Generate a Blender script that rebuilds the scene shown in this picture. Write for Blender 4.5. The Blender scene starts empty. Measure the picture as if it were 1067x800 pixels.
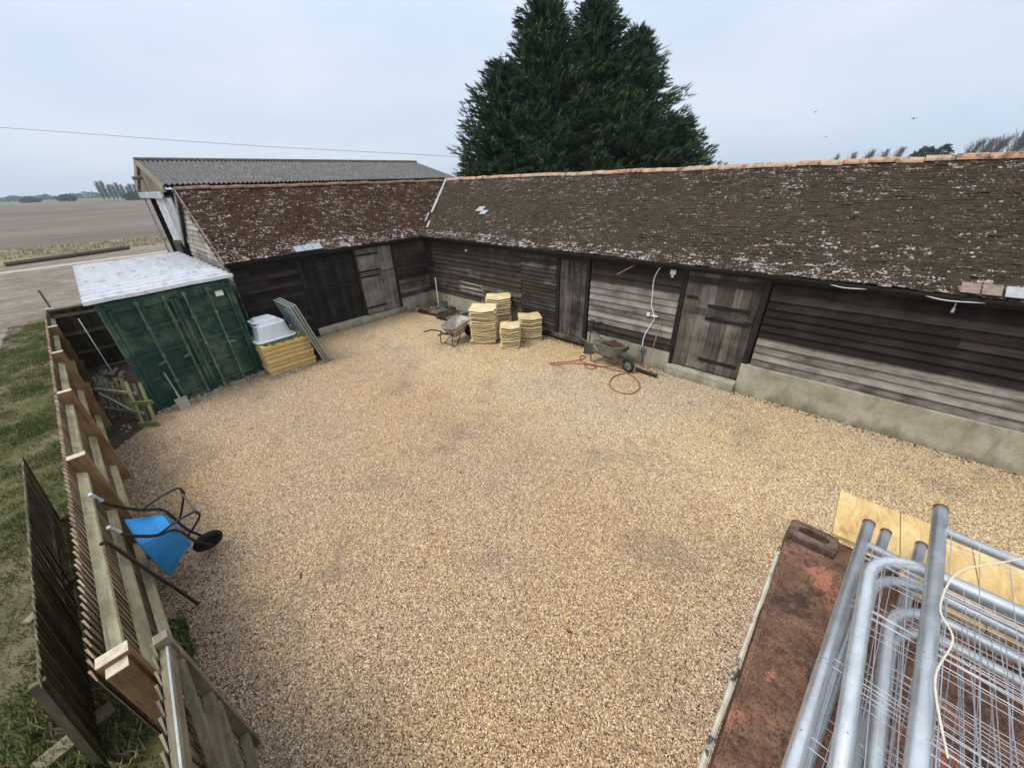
import bpy, math, random
from mathutils import Vector, Matrix, noise as mn
random.seed(11)
SC=bpy.context.scene; COL=SC.collection
R=math.radians; rnd=random.random; uni=random.uniform

# ------------------------------------------------------------------ mesh builder
class MB:
    def __init__(s): s.v=[]; s.f=[]; s.t=[]; s.M=None
    def add(s,vs,fs,tone=.5):
        o=len(s.v)
        s.v.extend([tuple(s.M@Vector(v)) for v in vs] if s.M else [tuple(v) for v in vs])
        for f in fs: s.f.append([i+o for i in f]); s.t.append(tone)
    def box(s,a,b,tone=.5,M=None,j=0):
        x0,y0,z0=a;x1,y1,z1=b
        vs=[(x0,y0,z0),(x1,y0,z0),(x1,y1,z0),(x0,y1,z0),(x0,y0,z1),(x1,y0,z1),(x1,y1,z1),(x0,y1,z1)]
        if j: vs=[tuple(c+uni(-j,j) for c in v) for v in vs]
        if M: vs=[tuple(M@Vector(v)) for v in vs]
        s.add(vs,[(0,3,2,1),(4,5,6,7),(0,1,5,4),(1,2,6,5),(2,3,7,6),(3,0,4,7)],tone)
    def hexa(s,p,tone=.5):   # 8 points: bottom loop then top loop
        s.add(p,[(0,3,2,1),(4,5,6,7),(0,1,5,4),(1,2,6,5),(2,3,7,6),(3,0,4,7)],tone)
    def beam(s,a,b,w,h,tone=.5,up=(0,0,1)):
        a=Vector(a);b=Vector(b);d=(b-a).normalized();u=Vector(up)
        sd=d.cross(u)
        if sd.length<1e-4: sd=d.cross(Vector((1,0,0)))
        sd.normalize();u=sd.cross(d).normalized()
        p=[]
        for c in (a,b):
            p+= [c-sd*w/2-u*h/2,c+sd*w/2-u*h/2,c+sd*w/2+u*h/2,c-sd*w/2+u*h/2]
        s.hexa(p,tone)
    def tube(s,pts,r,n=8,tone=.5,cap=True,closed=False):
        P=[Vector(p) for p in pts];m=len(P)
        rr=r if isinstance(r,(list,tuple)) else [r]*m
        vs=[];pu=None
        for i in range(m):
            if closed: d=P[(i+1)%m]-P[i-1]
            else: d=(P[min(i+1,m-1)]-P[max(i-1,0)])
            d.normalize()
            if pu is None:
                pu=Vector((0,0,1)) if abs(d.z)<.9 else Vector((1,0,0))
            u=(pu-d*pu.dot(d))
            if u.length<1e-5: u=d.orthogonal()
            u.normalize();pu=u;w=d.cross(u)
            for k in range(n):
                a=2*math.pi*k/n;vs.append(P[i]+(u*math.cos(a)+w*math.sin(a))*rr[i])
        fs=[]
        for i in range(m if closed else m-1):
            j=(i+1)%m
            for k in range(n): fs.append((i*n+k,i*n+(k+1)%n,j*n+(k+1)%n,j*n+k))
        if cap and not closed: fs.append(tuple(range(n))[::-1]); fs.append(tuple((m-1)*n+k for k in range(n)))
        s.add(vs,fs,tone)
    def lathe(s,prof,c=(0,0,0),n=20,tone=.5,M=None):
        vs=[];fs=[];m=len(prof)
        for k in range(n):
            a=2*math.pi*k/n
            for r,z in prof:
                v=Vector((r*math.cos(a),r*math.sin(a),z))
                if M: v=M@v
                vs.append(v+Vector(c))
        for k in range(n):
            for i in range(m-1): fs.append((k*m+i,((k+1)%n)*m+i,((k+1)%n)*m+i+1,k*m+i+1))
        s.add(vs,fs,tone)
    def rock(s,c,r,tone=.5,flat=.6):
        a=uni(0,6.28);vs=[]
        t=1.618
        base=[(-1,t,0),(1,t,0),(-1,-t,0),(1,-t,0),(0,-1,t),(0,1,t),(0,-1,-t),(0,1,-t),(t,0,-1),(t,0,1),(-t,0,-1),(-t,0,1)]
        for x,y,z in base:
            q=.53*uni(.75,1.2);X=(x*math.cos(a)-y*math.sin(a))*q*r;Y=(x*math.sin(a)+y*math.cos(a))*q*r
            vs.append((c[0]+X*1.25,c[1]+Y*.9,c[2]+z*q*r*flat))
        s.add(vs,[(0,11,5),(0,5,1),(0,1,7),(0,7,10),(0,10,11),(1,5,9),(5,11,4),(11,10,2),(10,7,6),(7,1,8),(3,9,4),(3,4,2),(3,2,6),(3,6,8),(3,8,9),(4,9,5),(2,4,11),(6,2,10),(8,6,7),(9,8,1)],tone)
    def build(s,name,mat,parent=None,smooth=False,origin=None):
        me=bpy.data.meshes.new(name)
        if parent is not None and origin is None:
            o=wloc(parent)
        elif origin is not None: o=Vector(origin)
        else:
            xs=[v[0] for v in s.v];ys=[v[1] for v in s.v];zs=[v[2] for v in s.v]
            o=Vector(((min(xs)+max(xs))/2,(min(ys)+max(ys))/2,min(zs)))
        me.from_pydata([(v[0]-o.x,v[1]-o.y,v[2]-o.z) for v in s.v],[],s.f)
        at=me.attributes.new('tone','FLOAT','FACE'); at.data.foreach_set('value',s.t)
        me.materials.append(mat)
        if smooth: me.polygons.foreach_set('use_smooth',[True]*len(me.polygons))
        me.update()
        ob=bpy.data.objects.new(name,me);COL.objects.link(ob)
        if parent is not None:
            ob.parent=parent
            ob.location=(0,0,0) if origin is None else Vector(origin)-wloc(parent)
        else: ob.location=o
        return ob
def wloc(o):
    l=Vector(o.location)
    while o.parent: o=o.parent; l+=Vector(o.location)
    return l
def tag(o,label,cat,group=None):
    o['label']=label;o['category']=cat
    if group:o['group']=group
    return o
def thing(name,label,cat,loc=(0,0,0),group=None):
    o=bpy.data.objects.new(name,None);COL.objects.link(o);o.location=loc;o.empty_display_size=.2
    return tag(o,label,cat,group)
def kind(o,k='structure'): o['kind']=k; return o
def copy_tree(o,parent=None):
    c=o.copy();COL.objects.link(c)
    if parent: c.parent=parent
    for ch in list(o.children): copy_tree(ch,c)
    return c
def catmull(pts,n=8,closed=False):
    P=[Vector(p) for p in pts];m=len(P);out=[]
    rng=range(m if closed else m-1)
    for i in rng:
        if closed: a,b,c,d=P[i-1],P[i],P[(i+1)%m],P[(i+2)%m]
        else: a,b,c,d=P[max(i-1,0)],P[i],P[i+1],P[min(i+2,m-1)]
        for k in range(n):
            t=k/n;out.append(.5*((2*b)+(c-a)*t+(2*a-5*b+4*c-d)*t*t+(3*b-a-3*c+d)*t**3))
    if not closed: out.append(P[-1])
    return out

# ------------------------------------------------------------------ materials
class NT:
    def __init__(s,name,rough=.8,metal=0,spec=.3):
        s.m=bpy.data.materials.new(name);s.m.use_nodes=True;s.t=s.m.node_tree;s.n=s.t.nodes;s.l=s.t.links
        s.b=s.n['Principled BSDF'];s.set('Roughness',rough);s.set('Metallic',metal);s.set('Specular IOR Level',spec)
        s.tc=s.n.new('ShaderNodeTexCoord');s.O=s.tc.outputs['Object']
    def set(s,k,v): s.b.inputs[k].default_value=v
    def lk(s,a,b):
        if isinstance(a,(int,float)): b.default_value=a
        elif isinstance(a,(tuple,list)): b.default_value=(*a[:3],1) if len(b.default_value)==4 else a
        else: s.l.new(a,b)
    def map(s,scale=(1,1,1),rot=(0,0,0),loc=(0,0,0),v=None):
        n=s.n.new('ShaderNodeMapping');n.inputs['Scale'].default_value=scale;n.inputs['Rotation'].default_value=rot;n.inputs['Location'].default_value=loc
        s.l.new(v or s.O,n.inputs['Vector']);return n.outputs[0]
    def noise(s,sc=5,d=4,v=None,r=.55,dist=0):
        n=s.n.new('ShaderNodeTexNoise');n.inputs['Scale'].default_value=sc;n.inputs['Detail'].default_value=d;n.inputs['Roughness'].default_value=r;n.inputs['Distortion'].default_value=dist
        s.l.new(v or s.O,n.inputs['Vector']);return n.outputs['Fac']
    def vor(s,sc=5,v=None,feat='F1',out='Distance',rand=1):
        n=s.n.new('ShaderNodeTexVoronoi');n.feature=feat;n.inputs['Scale'].default_value=sc;n.inputs['Randomness'].default_value=rand
        s.l.new(v or s.O,n.inputs['Vector']);return n.outputs[out]
    def ramp(s,f,stops,interp='LINEAR'):
        n=s.n.new('ShaderNodeValToRGB');n.color_ramp.interpolation=interp;e=n.color_ramp.elements
        while len(e)<len(stops): e.new(.5)
        for i,(p,c) in enumerate(stops):
            e[i].position=p;e[i].color=(c,c,c,1) if isinstance(c,(int,float)) else (*c,1)
        s.lk(f,n.inputs[0]);return n.outputs[0]
    def mix(s,f,a,b,mode='MIX'):
        n=s.n.new('ShaderNodeMix');n.data_type='RGBA';n.blend_type=mode
        s.lk(f,n.inputs[0]);s.lk(a,n.inputs[6]);s.lk(b,n.inputs[7]);return n.outputs[2]
    def math(s,op,a,b=0,c=0):
        n=s.n.new('ShaderNodeMath');n.operation=op;s.lk(a,n.inputs[0]);s.lk(b,n.inputs[1])
        if op in('MULTIPLY_ADD',): s.lk(c,n.inputs[2])
        return n.outputs[0]
    def tone(s):
        n=s.n.new('ShaderNodeAttribute');n.attribute_name='tone';return n.outputs['Fac']
    def island(s): return s.n.new('ShaderNodeNewGeometry').outputs['Random Per Island']
    def xyz(s,v=None):
        n=s.n.new('ShaderNodeSeparateXYZ');s.l.new(v or s.O,n.inputs[0]);return n.outputs
    def world(s): return s.n.new('ShaderNodeNewGeometry').outputs['Position']
    def bump(s,h,st=.5,d=.02,prev=None):
        n=s.n.new('ShaderNodeBump');n.inputs['Strength'].default_value=st;n.inputs['Distance'].default_value=d
        s.lk(h,n.inputs['Height'])
        if prev: s.l.new(prev,n.inputs['Normal'])
        return n.outputs[0]
    def done(s,col,nrm=None,rough=None):
        s.lk(col,s.b.inputs['Base Color'])
        if nrm: s.l.new(nrm,s.b.inputs['Normal'])
        if rough is not None: s.lk(rough,s.b.inputs['Roughness'])
        return s.m
def mix3(a,b,t): return tuple(x+(y-x)*t for x,y in zip(a,b))

def m_gravel():
    N=NT('gravel',.85);W=N.world()
    c=N.vor(84,W,out='Color');cs=N.xyz(c)
    stone=N.ramp(cs[0],[(0,(.09,.068,.055)),(.13,(.27,.20,.145)),(.3,(.45,.35,.245)),(.58,(.62,.51,.36)),(.8,(.80,.73,.60)),(.9,(.33,.29,.26)),(.96,(.95,.92,.86))],'CONSTANT')
    big=N.noise(.22,3,W);mid=N.noise(1.3,4,W)
    gold=N.mix(N.ramp(big,[(.38,0),(.62,1)]),(1.04,.96,.84),(1.14,.99,.73))
    col=N.mix(1,stone,gold,'MULTIPLY')
    X=N.xyz(W)
    # greyer, damper and dirtier towards the south-east of the yard (measured away from the barn)
    d=N.math('MULTIPLY_ADD',X[1],-.155,N.math('MULTIPLY',mid,.5))
    col=N.mix(N.ramp(d,[(.75,0),(1.5,1)]),col,N.mix(1,col,(.85,.80,.79),'MULTIPLY'))
    dirt=N.noise(.7,6,W,.7);dd=N.vor(160,W,out='Color');
    patch=N.math('MULTIPLY',N.ramp(dirt,[(.54,0),(.66,.7)]),N.ramp(N.noise(26,2,W),[(.35,0),(.6,1)]))
    col=N.mix(patch,col,(.16,.125,.10))
    # earthy border by the fence
    e=N.math('ADD',X[1],N.math('MULTIPLY',N.noise(1.7,5,W),1.3))
    f=N.math('MULTIPLY',N.ramp(N.math('MULTIPLY',e,-.1),[(.86,0),(.97,.8)]),N.ramp(N.noise(14,3,W),[(.3,.1),(.65,1)]))
    col=N.mix(f,col,(.13,.09,.06))
    h=N.vor(84,W);h2=N.noise(9,4,W)
    b=N.bump(N.math('SUBTRACT',1,h),.8,.016);b=N.bump(h2,.5,.03,b)
    return N.done(col,b)
def m_wood(name,dark,mid,pale,axis='x',sc=1,wear=.5,rough=.8,moss=0,knots=True,gr=.75,bg=.9):
    N=NT(name,rough,spec=.25)
    S={'x':(1.2,22,22),'y':(22,1.2,22),'z':(22,22,1.2)}[axis];v=N.map(tuple(k*sc for k in S))
    isl=N.island();tn=N.tone()
    off=N.n.new('ShaderNodeVectorMath');off.operation='MULTIPLY_ADD';N.l.new(isl,off.inputs[0]);off.inputs[1].default_value=(37,53,71);N.l.new(v,off.inputs[2]);v=off.outputs[0]
    g=N.noise(1.6,7,v,.65,.4);big=N.noise(2.2,4,None,.6)
    f=N.math('ADD',N.math('MULTIPLY_ADD',g,gr,(.75-gr)*.5),N.math('MULTIPLY',N.math('SUBTRACT',tn,.5),1.0))
    f=N.math('ADD',f,N.math('MULTIPLY',N.math('SUBTRACT',isl,.5),.16));f=N.math('ADD',f,N.math('MULTIPLY',N.math('SUBTRACT',big,.5),bg))
    col=N.ramp(f,[(.1,dark),(.42,mid),(.78,pale)])
    cr=N.ramp(N.noise(2.6,8,v,.7),[(.33,.25),(.43,1)])
    col=N.mix(cr,mix3(dark,(0,0,0),.35),col)
    if moss:
        mk=N.math('MULTIPLY',N.ramp(N.noise(3,5,N.world(),.65),[(.48,0),(.62,1)]),moss);col=N.mix(mk,col,(.075,.085,.025))
    b=N.bump(g,.55,.006)
    return N.done(col,b)
def m_flat(name,col,rough=.6,metal=0,var=.25,sc=6,bump=.1,spec=.3,dirt=None,dsc=3,dlo=.5,dhi=.65):
    N=NT(name,rough,metal,spec);n=N.noise(sc,5)
    c=N.mix(N.ramp(n,[(.3,0),(.7,1)]),tuple(k*(1-var) for k in col),tuple(min(1,k*(1+var)) for k in col))
    if dirt: c=N.mix(N.ramp(N.noise(dsc,7,None,.7),[(dlo,0),(dhi,1)]),c,dirt)
    return N.done(c,N.bump(N.noise(sc*8,4),bump,.005))

def m_tile(name,moss_c1,moss_c2,thr):
    N=NT(name,.9,spec=.15);W=N.O
    isl=N.island()
    tile=N.ramp(isl,[(0,(.13,.09,.075)),(.3,(.21,.15,.13)),(.6,(.29,.235,.225)),(.85,(.40,.35,.345)),(1,(.23,.12,.08))])
    tile=N.mix(N.ramp(N.noise(30,5),[(.45,0),(.62,1)]),tile,(.46,.43,.41))
    mo=N.ramp(N.noise(14,5,None,.7),[(.3,moss_c1),(.55,moss_c2),(.75,mix3(moss_c2,(.16,.13,.05),.5))])
    v=N.map((1,1,1));a=N.noise(19,4,v,.6);b=N.noise(1.3,5,None,.6);
    f=N.math('ADD',a,N.math('MULTIPLY',N.math('SUBTRACT',b,.5),.2))
    f=N.math('ADD',f,N.math('MULTIPLY',N.math('SUBTRACT',isl,.5),.2))
    f=N.math('ADD',f,N.math('MULTIPLY',N.math('SUBTRACT',N.tone(),.5),.3));f=N.math('ADD',f,N.math('MULTIPLY',N.math('SUBTRACT',N.noise(50,3),.5),.2))
    k=N.ramp(f,[(thr,0),(thr+.035,1)])
    col=N.mix(k,mo,tile)
    h=N.math('MULTIPLY',N.math('SUBTRACT',1,k),N.noise(24,5,None,.7))
    return N.done(col,N.bump(N.noise(38,5,None,.75),.7,.02,N.bump(h,.9,.04)))
M={}
M['gravel']=m_gravel()
M['boards']=m_wood('weathered_boards',(.012,.008,.006),(.060,.046,.035),(.36,.325,.28),'x',gr=.5,bg=.55)
M['boards_y']=m_wood('weathered_boards_along',(.012,.008,.006),(.060,.046,.035),(.36,.325,.28),'y',gr=.5,bg=.55)
M['door_dark']=m_wood('dark_door_planks',(.008,.006,.005),(.032,.025,.02),(.16,.14,.125),'z')
M['door_grey']=m_wood('grey_door_planks',(.03,.025,.02),(.12,.10,.08),(.28,.255,.22),'z')
M['black_iron']=m_flat('black_iron',(.012,.011,.011),.55,var=.4)
M['tarred']=m_flat('tarred_timber',(.014,.012,.011),.6,var=.4,bump=.3)
M['tile']=m_tile('mossy_tiles',(.030,.021,.014),(.066,.047,.030),.613)
M['tile_red']=m_tile('mossy_red_tiles',(.030,.015,.009),(.070,.036,.019),.608)
M['moss']=m_flat('roof_moss',(.050,.036,.023),.95,var=.45,sc=5,bump=.6,spec=.05)
M['moss_red']=m_flat('roof_moss_red',(.05,.026,.014),.95,var=.45,sc=5,bump=.6,spec=.05)
def m_ridge():
    N=NT('ridge_tiles',.85);i=N.island()
    c=N.ramp(i,[(0,(.42,.15,.08)),(.4,(.48,.21,.11)),(.7,(.42,.24,.12)),(1,(.45,.30,.21))])
    c=N.mix(N.ramp(N.noise(9,6,None,.7),[(.45,0),(.6,1)]),c,(.42,.36,.29))
    c=N.mix(N.ramp(N.noise(4,6,None,.7),[(.5,0),(.62,.9)]),c,(.10,.065,.04))
    c=N.mix(N.ramp(N.noise(6,5,N.map(loc=(5,3,1)),.7),[(.62,0),(.7,.6)]),c,(.45,.30,.07))
    return N.done(c,N.bump(N.noise(25,5),.5,.01))
M['ridge']=m_ridge()
def m_plinth():
    N=NT('rendered_plinth',.9);z=N.xyz(N.world())
    c=N.ramp(N.noise(2.5,6,None,.65),[(.3,(.25,.225,.16)),(.5,(.36,.33,.245)),(.7,(.45,.42,.33))])
    c=N.mix(N.ramp(N.noise(60,3),[(.3,.5),(.5,0)]),c,(.14,.13,.09))
    low=N.math('ADD',N.math('ADD',z[2],.6),N.math('MULTIPLY',N.noise(2.4,5,N.map((1,1,.35)),.7),-.9))
    c=N.mix(N.ramp(low,[(.14,.75),(.36,0)]),c,(.13,.125,.065))
    c=N.mix(N.ramp(N.noise(1.2,6,N.map((2,2,.5)),.7),[(.55,0),(.68,.7)]),c,(.16,.15,.10))
    return N.done(c,N.bump(N.noise(45,5),.5,.012))
M['plinth']=m_plinth()
def m_container(name,base,pale,rust,seed=0):
    N=NT(name,.6,spec=.35);V=N.map(loc=(seed,seed,seed))
    c=N.ramp(N.noise(1.4,5,V,.6),[(.3,tuple(k*.8 for k in base)),(.7,tuple(k*1.25 for k in base))])
    a=N.noise(5.5,10,V,.78,.2);reg=N.noise(1.1,3,V)
    f=N.math('ADD',a,N.math('MULTIPLY',N.math('SUBTRACT',reg,.5),.9))
    c=N.mix(N.ramp(f,[(.50,0),(.66,.6)]),c,pale)
    g=N.noise(5,9,N.map((1,1,.5),loc=(seed+4,0,0)),.75)
    c=N.mix(N.ramp(g,[(.60,0),(.66,.9)]),c,rust)
    return N.done(c,N.bump(a,.25,.006))
M['green']=m_container('worn_green_paint',(.011,.047,.034),(.115,.15,.085),(.03,.03,.02))
M['green_rod']=m_container('worn_green_rods',(.075,.13,.09),(.20,.25,.15),(.05,.035,.02),3)
def m_rust():
    N=NT('rusty_painted_steel',.8,spec=.2)
    c=N.ramp(N.noise(9,8,None,.72),[(.3,(.08,.042,.028)),(.5,(.17,.09,.055)),(.7,(.26,.155,.10))])
    c=N.mix(N.ramp(N.noise(3.6,9,N.map(loc=(2.1,.4,0)),.7,.3),[(.545,0),(.60,.8)]),c,(.44,.17,.11))
    c=N.mix(N.ramp(N.noise(4.2,8,N.map((1,1,1),loc=(7,2,0)),.75),[(.54,0),(.61,.85)]),c,(.035,.025,.022))
    c=N.mix(N.ramp(N.noise(34,8,None,.8),[(.5,0),(.6,.75)]),c,(.055,.032,.024));c=N.mix(N.ramp(N.noise(150,3),[(.36,.7),(.48,0)]),c,(.03,.018,.014))
    return N.done(c,N.bump(N.noise(40,7,None,.7),.5,.006))
M['rust']=m_rust()
M['casting']=m_flat('rusty_casting',(.15,.095,.068),.85,var=.5,sc=25,bump=1.2,dirt=(.07,.035,.022),dsc=22)
M['galv']=None
def m_galv(name,c0,c1,rough):
    N=NT(name,rough,.75,.5)
    c=N.ramp(N.noise(14,6,None,.6),[(.3,c0),(.7,c1)])
    c=N.mix(N.ramp(N.vor(40,None),[(.1,.25),(.5,0)]),c,tuple(min(1,k*1.2) for k in c1))
    c=N.mix(N.ramp(N.noise(28,6,None,.75),[(.62,0),(.68,.8)]),c,(.10,.09,.085))
    return N.done(c,N.bump(N.noise(70,4),.15,.002),N.ramp(N.noise(11,4),[(.3,rough-.1),(.7,rough+.15)]))
M['galv']=m_galv('galvanised_tube',(.46,.48,.49),(.62,.645,.66),.36)
M['galv_sheet']=m_galv('galvanised_sheet',(.26,.29,.29),(.36,.40,.39),.5)
M['rust_cap']=m_flat('rusty_tube_end',(.16,.06,.04),.85,var=.4,sc=40)
def m_sheetroof():
    N=NT('pale_steel_sheet',.5,.1,.4)
    c=N.ramp(N.noise(2,6,N.map((.4,3,1)),.6),[(.3,(.66,.67,.68)),(.7,(.80,.80,.81))])
    c=N.mix(N.ramp(N.noise(5,8,None,.7),[(.52,0),(.64,.6)]),c,(.36,.34,.31))
    return N.done(c)
M['roof_sheet']=m_sheetroof()
def m_asb():
    N=NT('fibre_cement_sheet',.92,spec=.15)
    c=N.ramp(N.noise(3,6,N.map((1,2,1)),.65),[(.3,(.075,.073,.072)),(.6,(.13,.125,.12)),(.8,(.2,.19,.18))])
    c=N.mix(N.ramp(N.noise(17,7,None,.75),[(.55,0),(.62,.9)]),c,(.36,.35,.32))
    c=N.mix(N.ramp(N.noise(1.6,5,N.map(loc=(3,0,0)),.6),[(.62,0),(.68,.7)]),c,(.13,.10,.05))
    return N.done(c,N.bump(N.noise(30,5),.3,.01))
M['asbestos']=m_asb()
M['treated']=m_wood('treated_timber',(.12,.075,.04),(.30,.20,.11),(.46,.35,.20),'x',.7,moss=.25)
M['treated_z']=m_wood('treated_post_timber',(.10,.055,.025),(.24,.14,.065),(.40,.27,.14),'z',.7)
M['end_grain']=m_flat('sawn_end_grain',(.50,.42,.30),.85,var=.2,sc=20)
M['rail']=m_wood('pale_rail_timber',(.20,.16,.09),(.40,.34,.20),(.52,.46,.30),'x',.7,moss=.45)
M['feather']=m_wood('feather_edge_boards',(.10,.062,.038),(.26,.178,.112),(.42,.32,.215),'z',.8)
M['feather_old']=m_wood('old_green_boards',(.05,.04,.024),(.13,.11,.068),(.25,.22,.15),'z',.8,moss=.4)
M['gate_wood']=m_wood('greyed_gate_timber',(.08,.06,.038),(.18,.15,.10),(.31,.27,.19),'x',.8,moss=.5)
M['brown_fence']=m_wood('dark_brown_boards',(.022,.012,.007),(.06,.033,.02),(.12,.08,.05),'z',.8)
M['old_pale']=m_wood('mossy_pales',(.09,.08,.05),(.25,.23,.15),(.40,.37,.27),'z',.8,moss=.3)
M['green_pale']=m_wood('algae_green_pales',(.09,.10,.04),(.22,.24,.10),(.36,.38,.19),'z',.8)
M['ply']=None
def m_ply():
    N=NT('plywood',.7)
    v=N.map((6,1.6,6),rot=(0,0,.05));c=N.ramp(N.noise(3.2,8,v,.68,.9),[(.28,(.30,.17,.055)),(.45,(.52,.34,.13)),(.6,(.62,.44,.20)),(.8,(.72,.56,.32))])
    c=N.mix(N.ramp(N.noise(22,4,v),[(.6,0),(.72,.6)]),c,(.30,.15,.045))
    return N.done(c,N.bump(N.noise(30,4,v),.2,.003))
M['ply']=m_ply()
def m_stone(name,a,b,dark,moss=0):
    N=NT(name,.85)
    c=N.ramp(N.noise(5,6,None,.6),[(.3,a),(.7,b)])
    i=N.island();oi=N.n.new('ShaderNodeObjectInfo').outputs['Random']
    c=N.mix(N.ramp(oi,[(0,.0),(1,.35)]),c,dark)
    if moss: c=N.mix(N.ramp(N.noise(3,7,N.world(),.7),[(.52-moss*.1,0),(.62,.9)]),c,(.09,.10,.03))
    return N.done(c,N.bump(N.noise(26,6,None,.7),.5,.01))
M['slab']=m_stone('cream_stone',(.60,.46,.24),(.76,.63,.38),(.42,.30,.15))
M['sleeper']=m_stone('yellow_block',(.58,.39,.13),(.78,.58,.26),(.48,.31,.11),.0)
M['sleeper_top']=m_stone('mossy_block',(.10,.085,.03),(.2,.17,.07),(.07,.08,.02),1)
M['white']=m_flat('white_plastic',(.74,.76,.78),.4,var=.06,dirt=(.5,.5,.48),dsc=5,dlo=.6,dhi=.8)
M['blue']=m_flat('blue_paint',(.014,.27,.66),.35,var=.12,sc=4,spec=.5,dirt=(.03,.12,.25),dsc=9,dlo=.6,dhi=.7)
M['black_tube']=m_flat('black_painted_tube',(.012,.012,.014),.4,var=.3,spec=.5)
M['rubber']=m_flat('tyre_rubber',(.018,.018,.018),.85,var=.3)
M['grey_tray']=m_flat('cement_stained_tray',(.42,.39,.33),.8,var=.2,dirt=(.22,.15,.10),dsc=5,dlo=.52,dhi=.6)
M['green_tray']=m_flat('green_worn_tray',(.15,.17,.12),.7,var=.2,dirt=(.25,.24,.18),dsc=12,dlo=.45,dhi=.7)
M['soil']=m_flat('damp_soil',(.07,.04,.025),.95,var=.5,sc=20,bump=1)
M['grip']=m_flat('grip_sleeve',(.45,.5,.52),.5)
M['red']=m_flat('red_hose',(.30,.045,.04),.5,var=.2)
M['white_pvc']=m_flat('white_pvc',(.72,.73,.72),.45,var=.05)
M['lead']=m_flat('lead_flashing',(.33,.33,.33),.6,var=.2,sc=12,bump=.5)
M['glass_tile']=m_flat('glass_tiles',(.30,.34,.37),.25,var=.15,spec=.6)
M['rope']=m_flat('cream_rope',(.62,.55,.42),.85,var=.15,sc=60)
M['seal']=m_flat('weathered_seal',(.50,.46,.37),.85,var=.25,sc=14,dirt=(.05,.045,.04),dsc=12,dlo=.52,dhi=.58)
M['rubble']=m_flat('rubble_stone',(.26,.22,.17),.9,var=.5,sc=9,bump=.6)
M['spade']=m_flat('dusty_spade_steel',(.36,.31,.25),.7,var=.25)
M['ash_handle']=m_wood('ash_handle',(.14,.09,.05),(.28,.2,.12),(.4,.32,.22),'z',1)
M['bucket']=m_flat('grey_bucket',(.12,.16,.16),.6)
M['blue_bag']=m_flat('blue_plastic_bag',(.02,.13,.22),.45,var=.3,bump=.8)
M['tan_bag']=m_flat('tan_plastic_bag',(.45,.38,.22),.6,var=.3,bump=.8)
M['sign']=m_flat('white_label',(.8,.82,.83),.5,var=.03)

# ------------------------------------------------------------------ ground
def sheet(name,poly,z,mat,label=None,cat=None):
    b=MB();b.add([(x,y,z) for x,y in poly],[tuple(range(len(poly)))])
    return kind(b.build(name,mat,origin=(0,0,0)))
def wob(poly,amp,step):
    out=[];n=len(poly)
    for i in range(n):
        a=Vector(poly[i]);b=Vector(poly[(i+1)%n]);L=(b-a).length;k=max(1,int(L/step));d=(b-a).normalized() if L else Vector((1,0));p=Vector((-d.y,d.x))
        for j in range(k):
            q=a.lerp(b,j/k);w=0 if j==0 else amp*mn.noise(Vector((q.x*.9/step,q.y*.9/step,3.3)))*1.6
            out.append(tuple(q+p*w))
    return out
def m_ground():
    N=NT('far_land',.95);W=N.world()
    c=N.ramp(N.noise(.006,4,W),[(.35,(.075,.10,.04)),(.5,(.13,.13,.07)),(.65,(.09,.11,.05))]);return N.done(c)
M['land']=m_ground()
b=MB();S0=1350
b.add([(-S0,-S0,-.03),(S0,-S0,-.03),(S0,S0,-.03),(-S0,S0,-.03)],[(0,1,2,3)]);kind(b.build('ground',M['land'],origin=(0,0,0)))
def m_field():
    N=NT('ploughed_soil',.95,spec=.1);W=N.world();v=N.map((1,.05,1),rot=(0,0,R(14)),v=W)
    c=N.ramp(N.noise(.5,6,v,.65),[(.3,(.09,.072,.055)),(.5,(.135,.108,.084)),(.7,(.18,.148,.118))])
    c=N.mix(N.ramp(N.noise(.03,3,W),[(.4,0),(.6,.5)]),c,(.25,.20,.17))
    st=N.xyz(N.map((1,1,1),rot=(0,0,R(14)),v=W))[0];st=N.math('SINE',N.math('MULTIPLY',st,1.1))
    c=N.mix(N.ramp(st,[(.75,0),(1,.35)]),c,(.12,.09,.075))
    return N.done(c,N.bump(N.noise(3,6,v),.8,.15))
M['field']=m_field()
sheet('ploughed_field',wob([(-49.5,-60),(-48,40),(-420,170),(-420,-300)],.5,3),-.018,M['field'])
def m_verge():
    N=NT('dry_verge',.95);W=N.world()
    c=N.ramp(N.noise(.7,7,N.map((1,.5,1),v=W),.7),[(.3,(.12,.09,.055)),(.48,(.26,.21,.135)),(.58,(.2,.18,.09)),(.75,(.10,.12,.045))])
    return N.done(c,N.bump(N.noise(4,6,W),1,.1))
M['verge']=m_verge()
def m_track():
    N=NT('dry_mud_track',.95,spec=.1);W=N.world();v=N.map((1,.6,1),rot=(0,0,R(12)),v=W)
    c=N.ramp(N.noise(.9,9,v,.75),[(.3,(.12,.098,.074)),(.48,(.19,.16,.125)),(.56,(.245,.21,.17)),(.7,(.32,.28,.23))])
    c=N.mix(N.ramp(N.noise(2.2,8,v,.8),[(.5,0),(.62,.75)]),c,(.12,.10,.08))
    x=N.math('ADD',N.xyz(W)[0],N.math('MULTIPLY',N.noise(.4,3,W),2.))
    c=N.mix(N.ramp(N.math('MULTIPLY',x,-.1),[(2.95,0),(3.0,1)][:2] if 0 else [(.295*1,0),(.30,0)]),c,c)
    return N.done(c,N.bump(N.noise(4,7,v,.7),.8,.06))
M['track']=m_track()
sheet('verge',wob([(-50.5,-60),(-49,42),(-36.8,40),(-33.5,-60)],.4,1.2),-.012,M['verge'])
sheet('track',wob([(-37.2,-4),(-34.0,-15),(-33,-60),(16,-60),(16,-10.6),(-.2,-6.3),(-11.5,-5.0),(-12,30),(-38,30)],.25,.8),-.006,M['track'])
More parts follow.
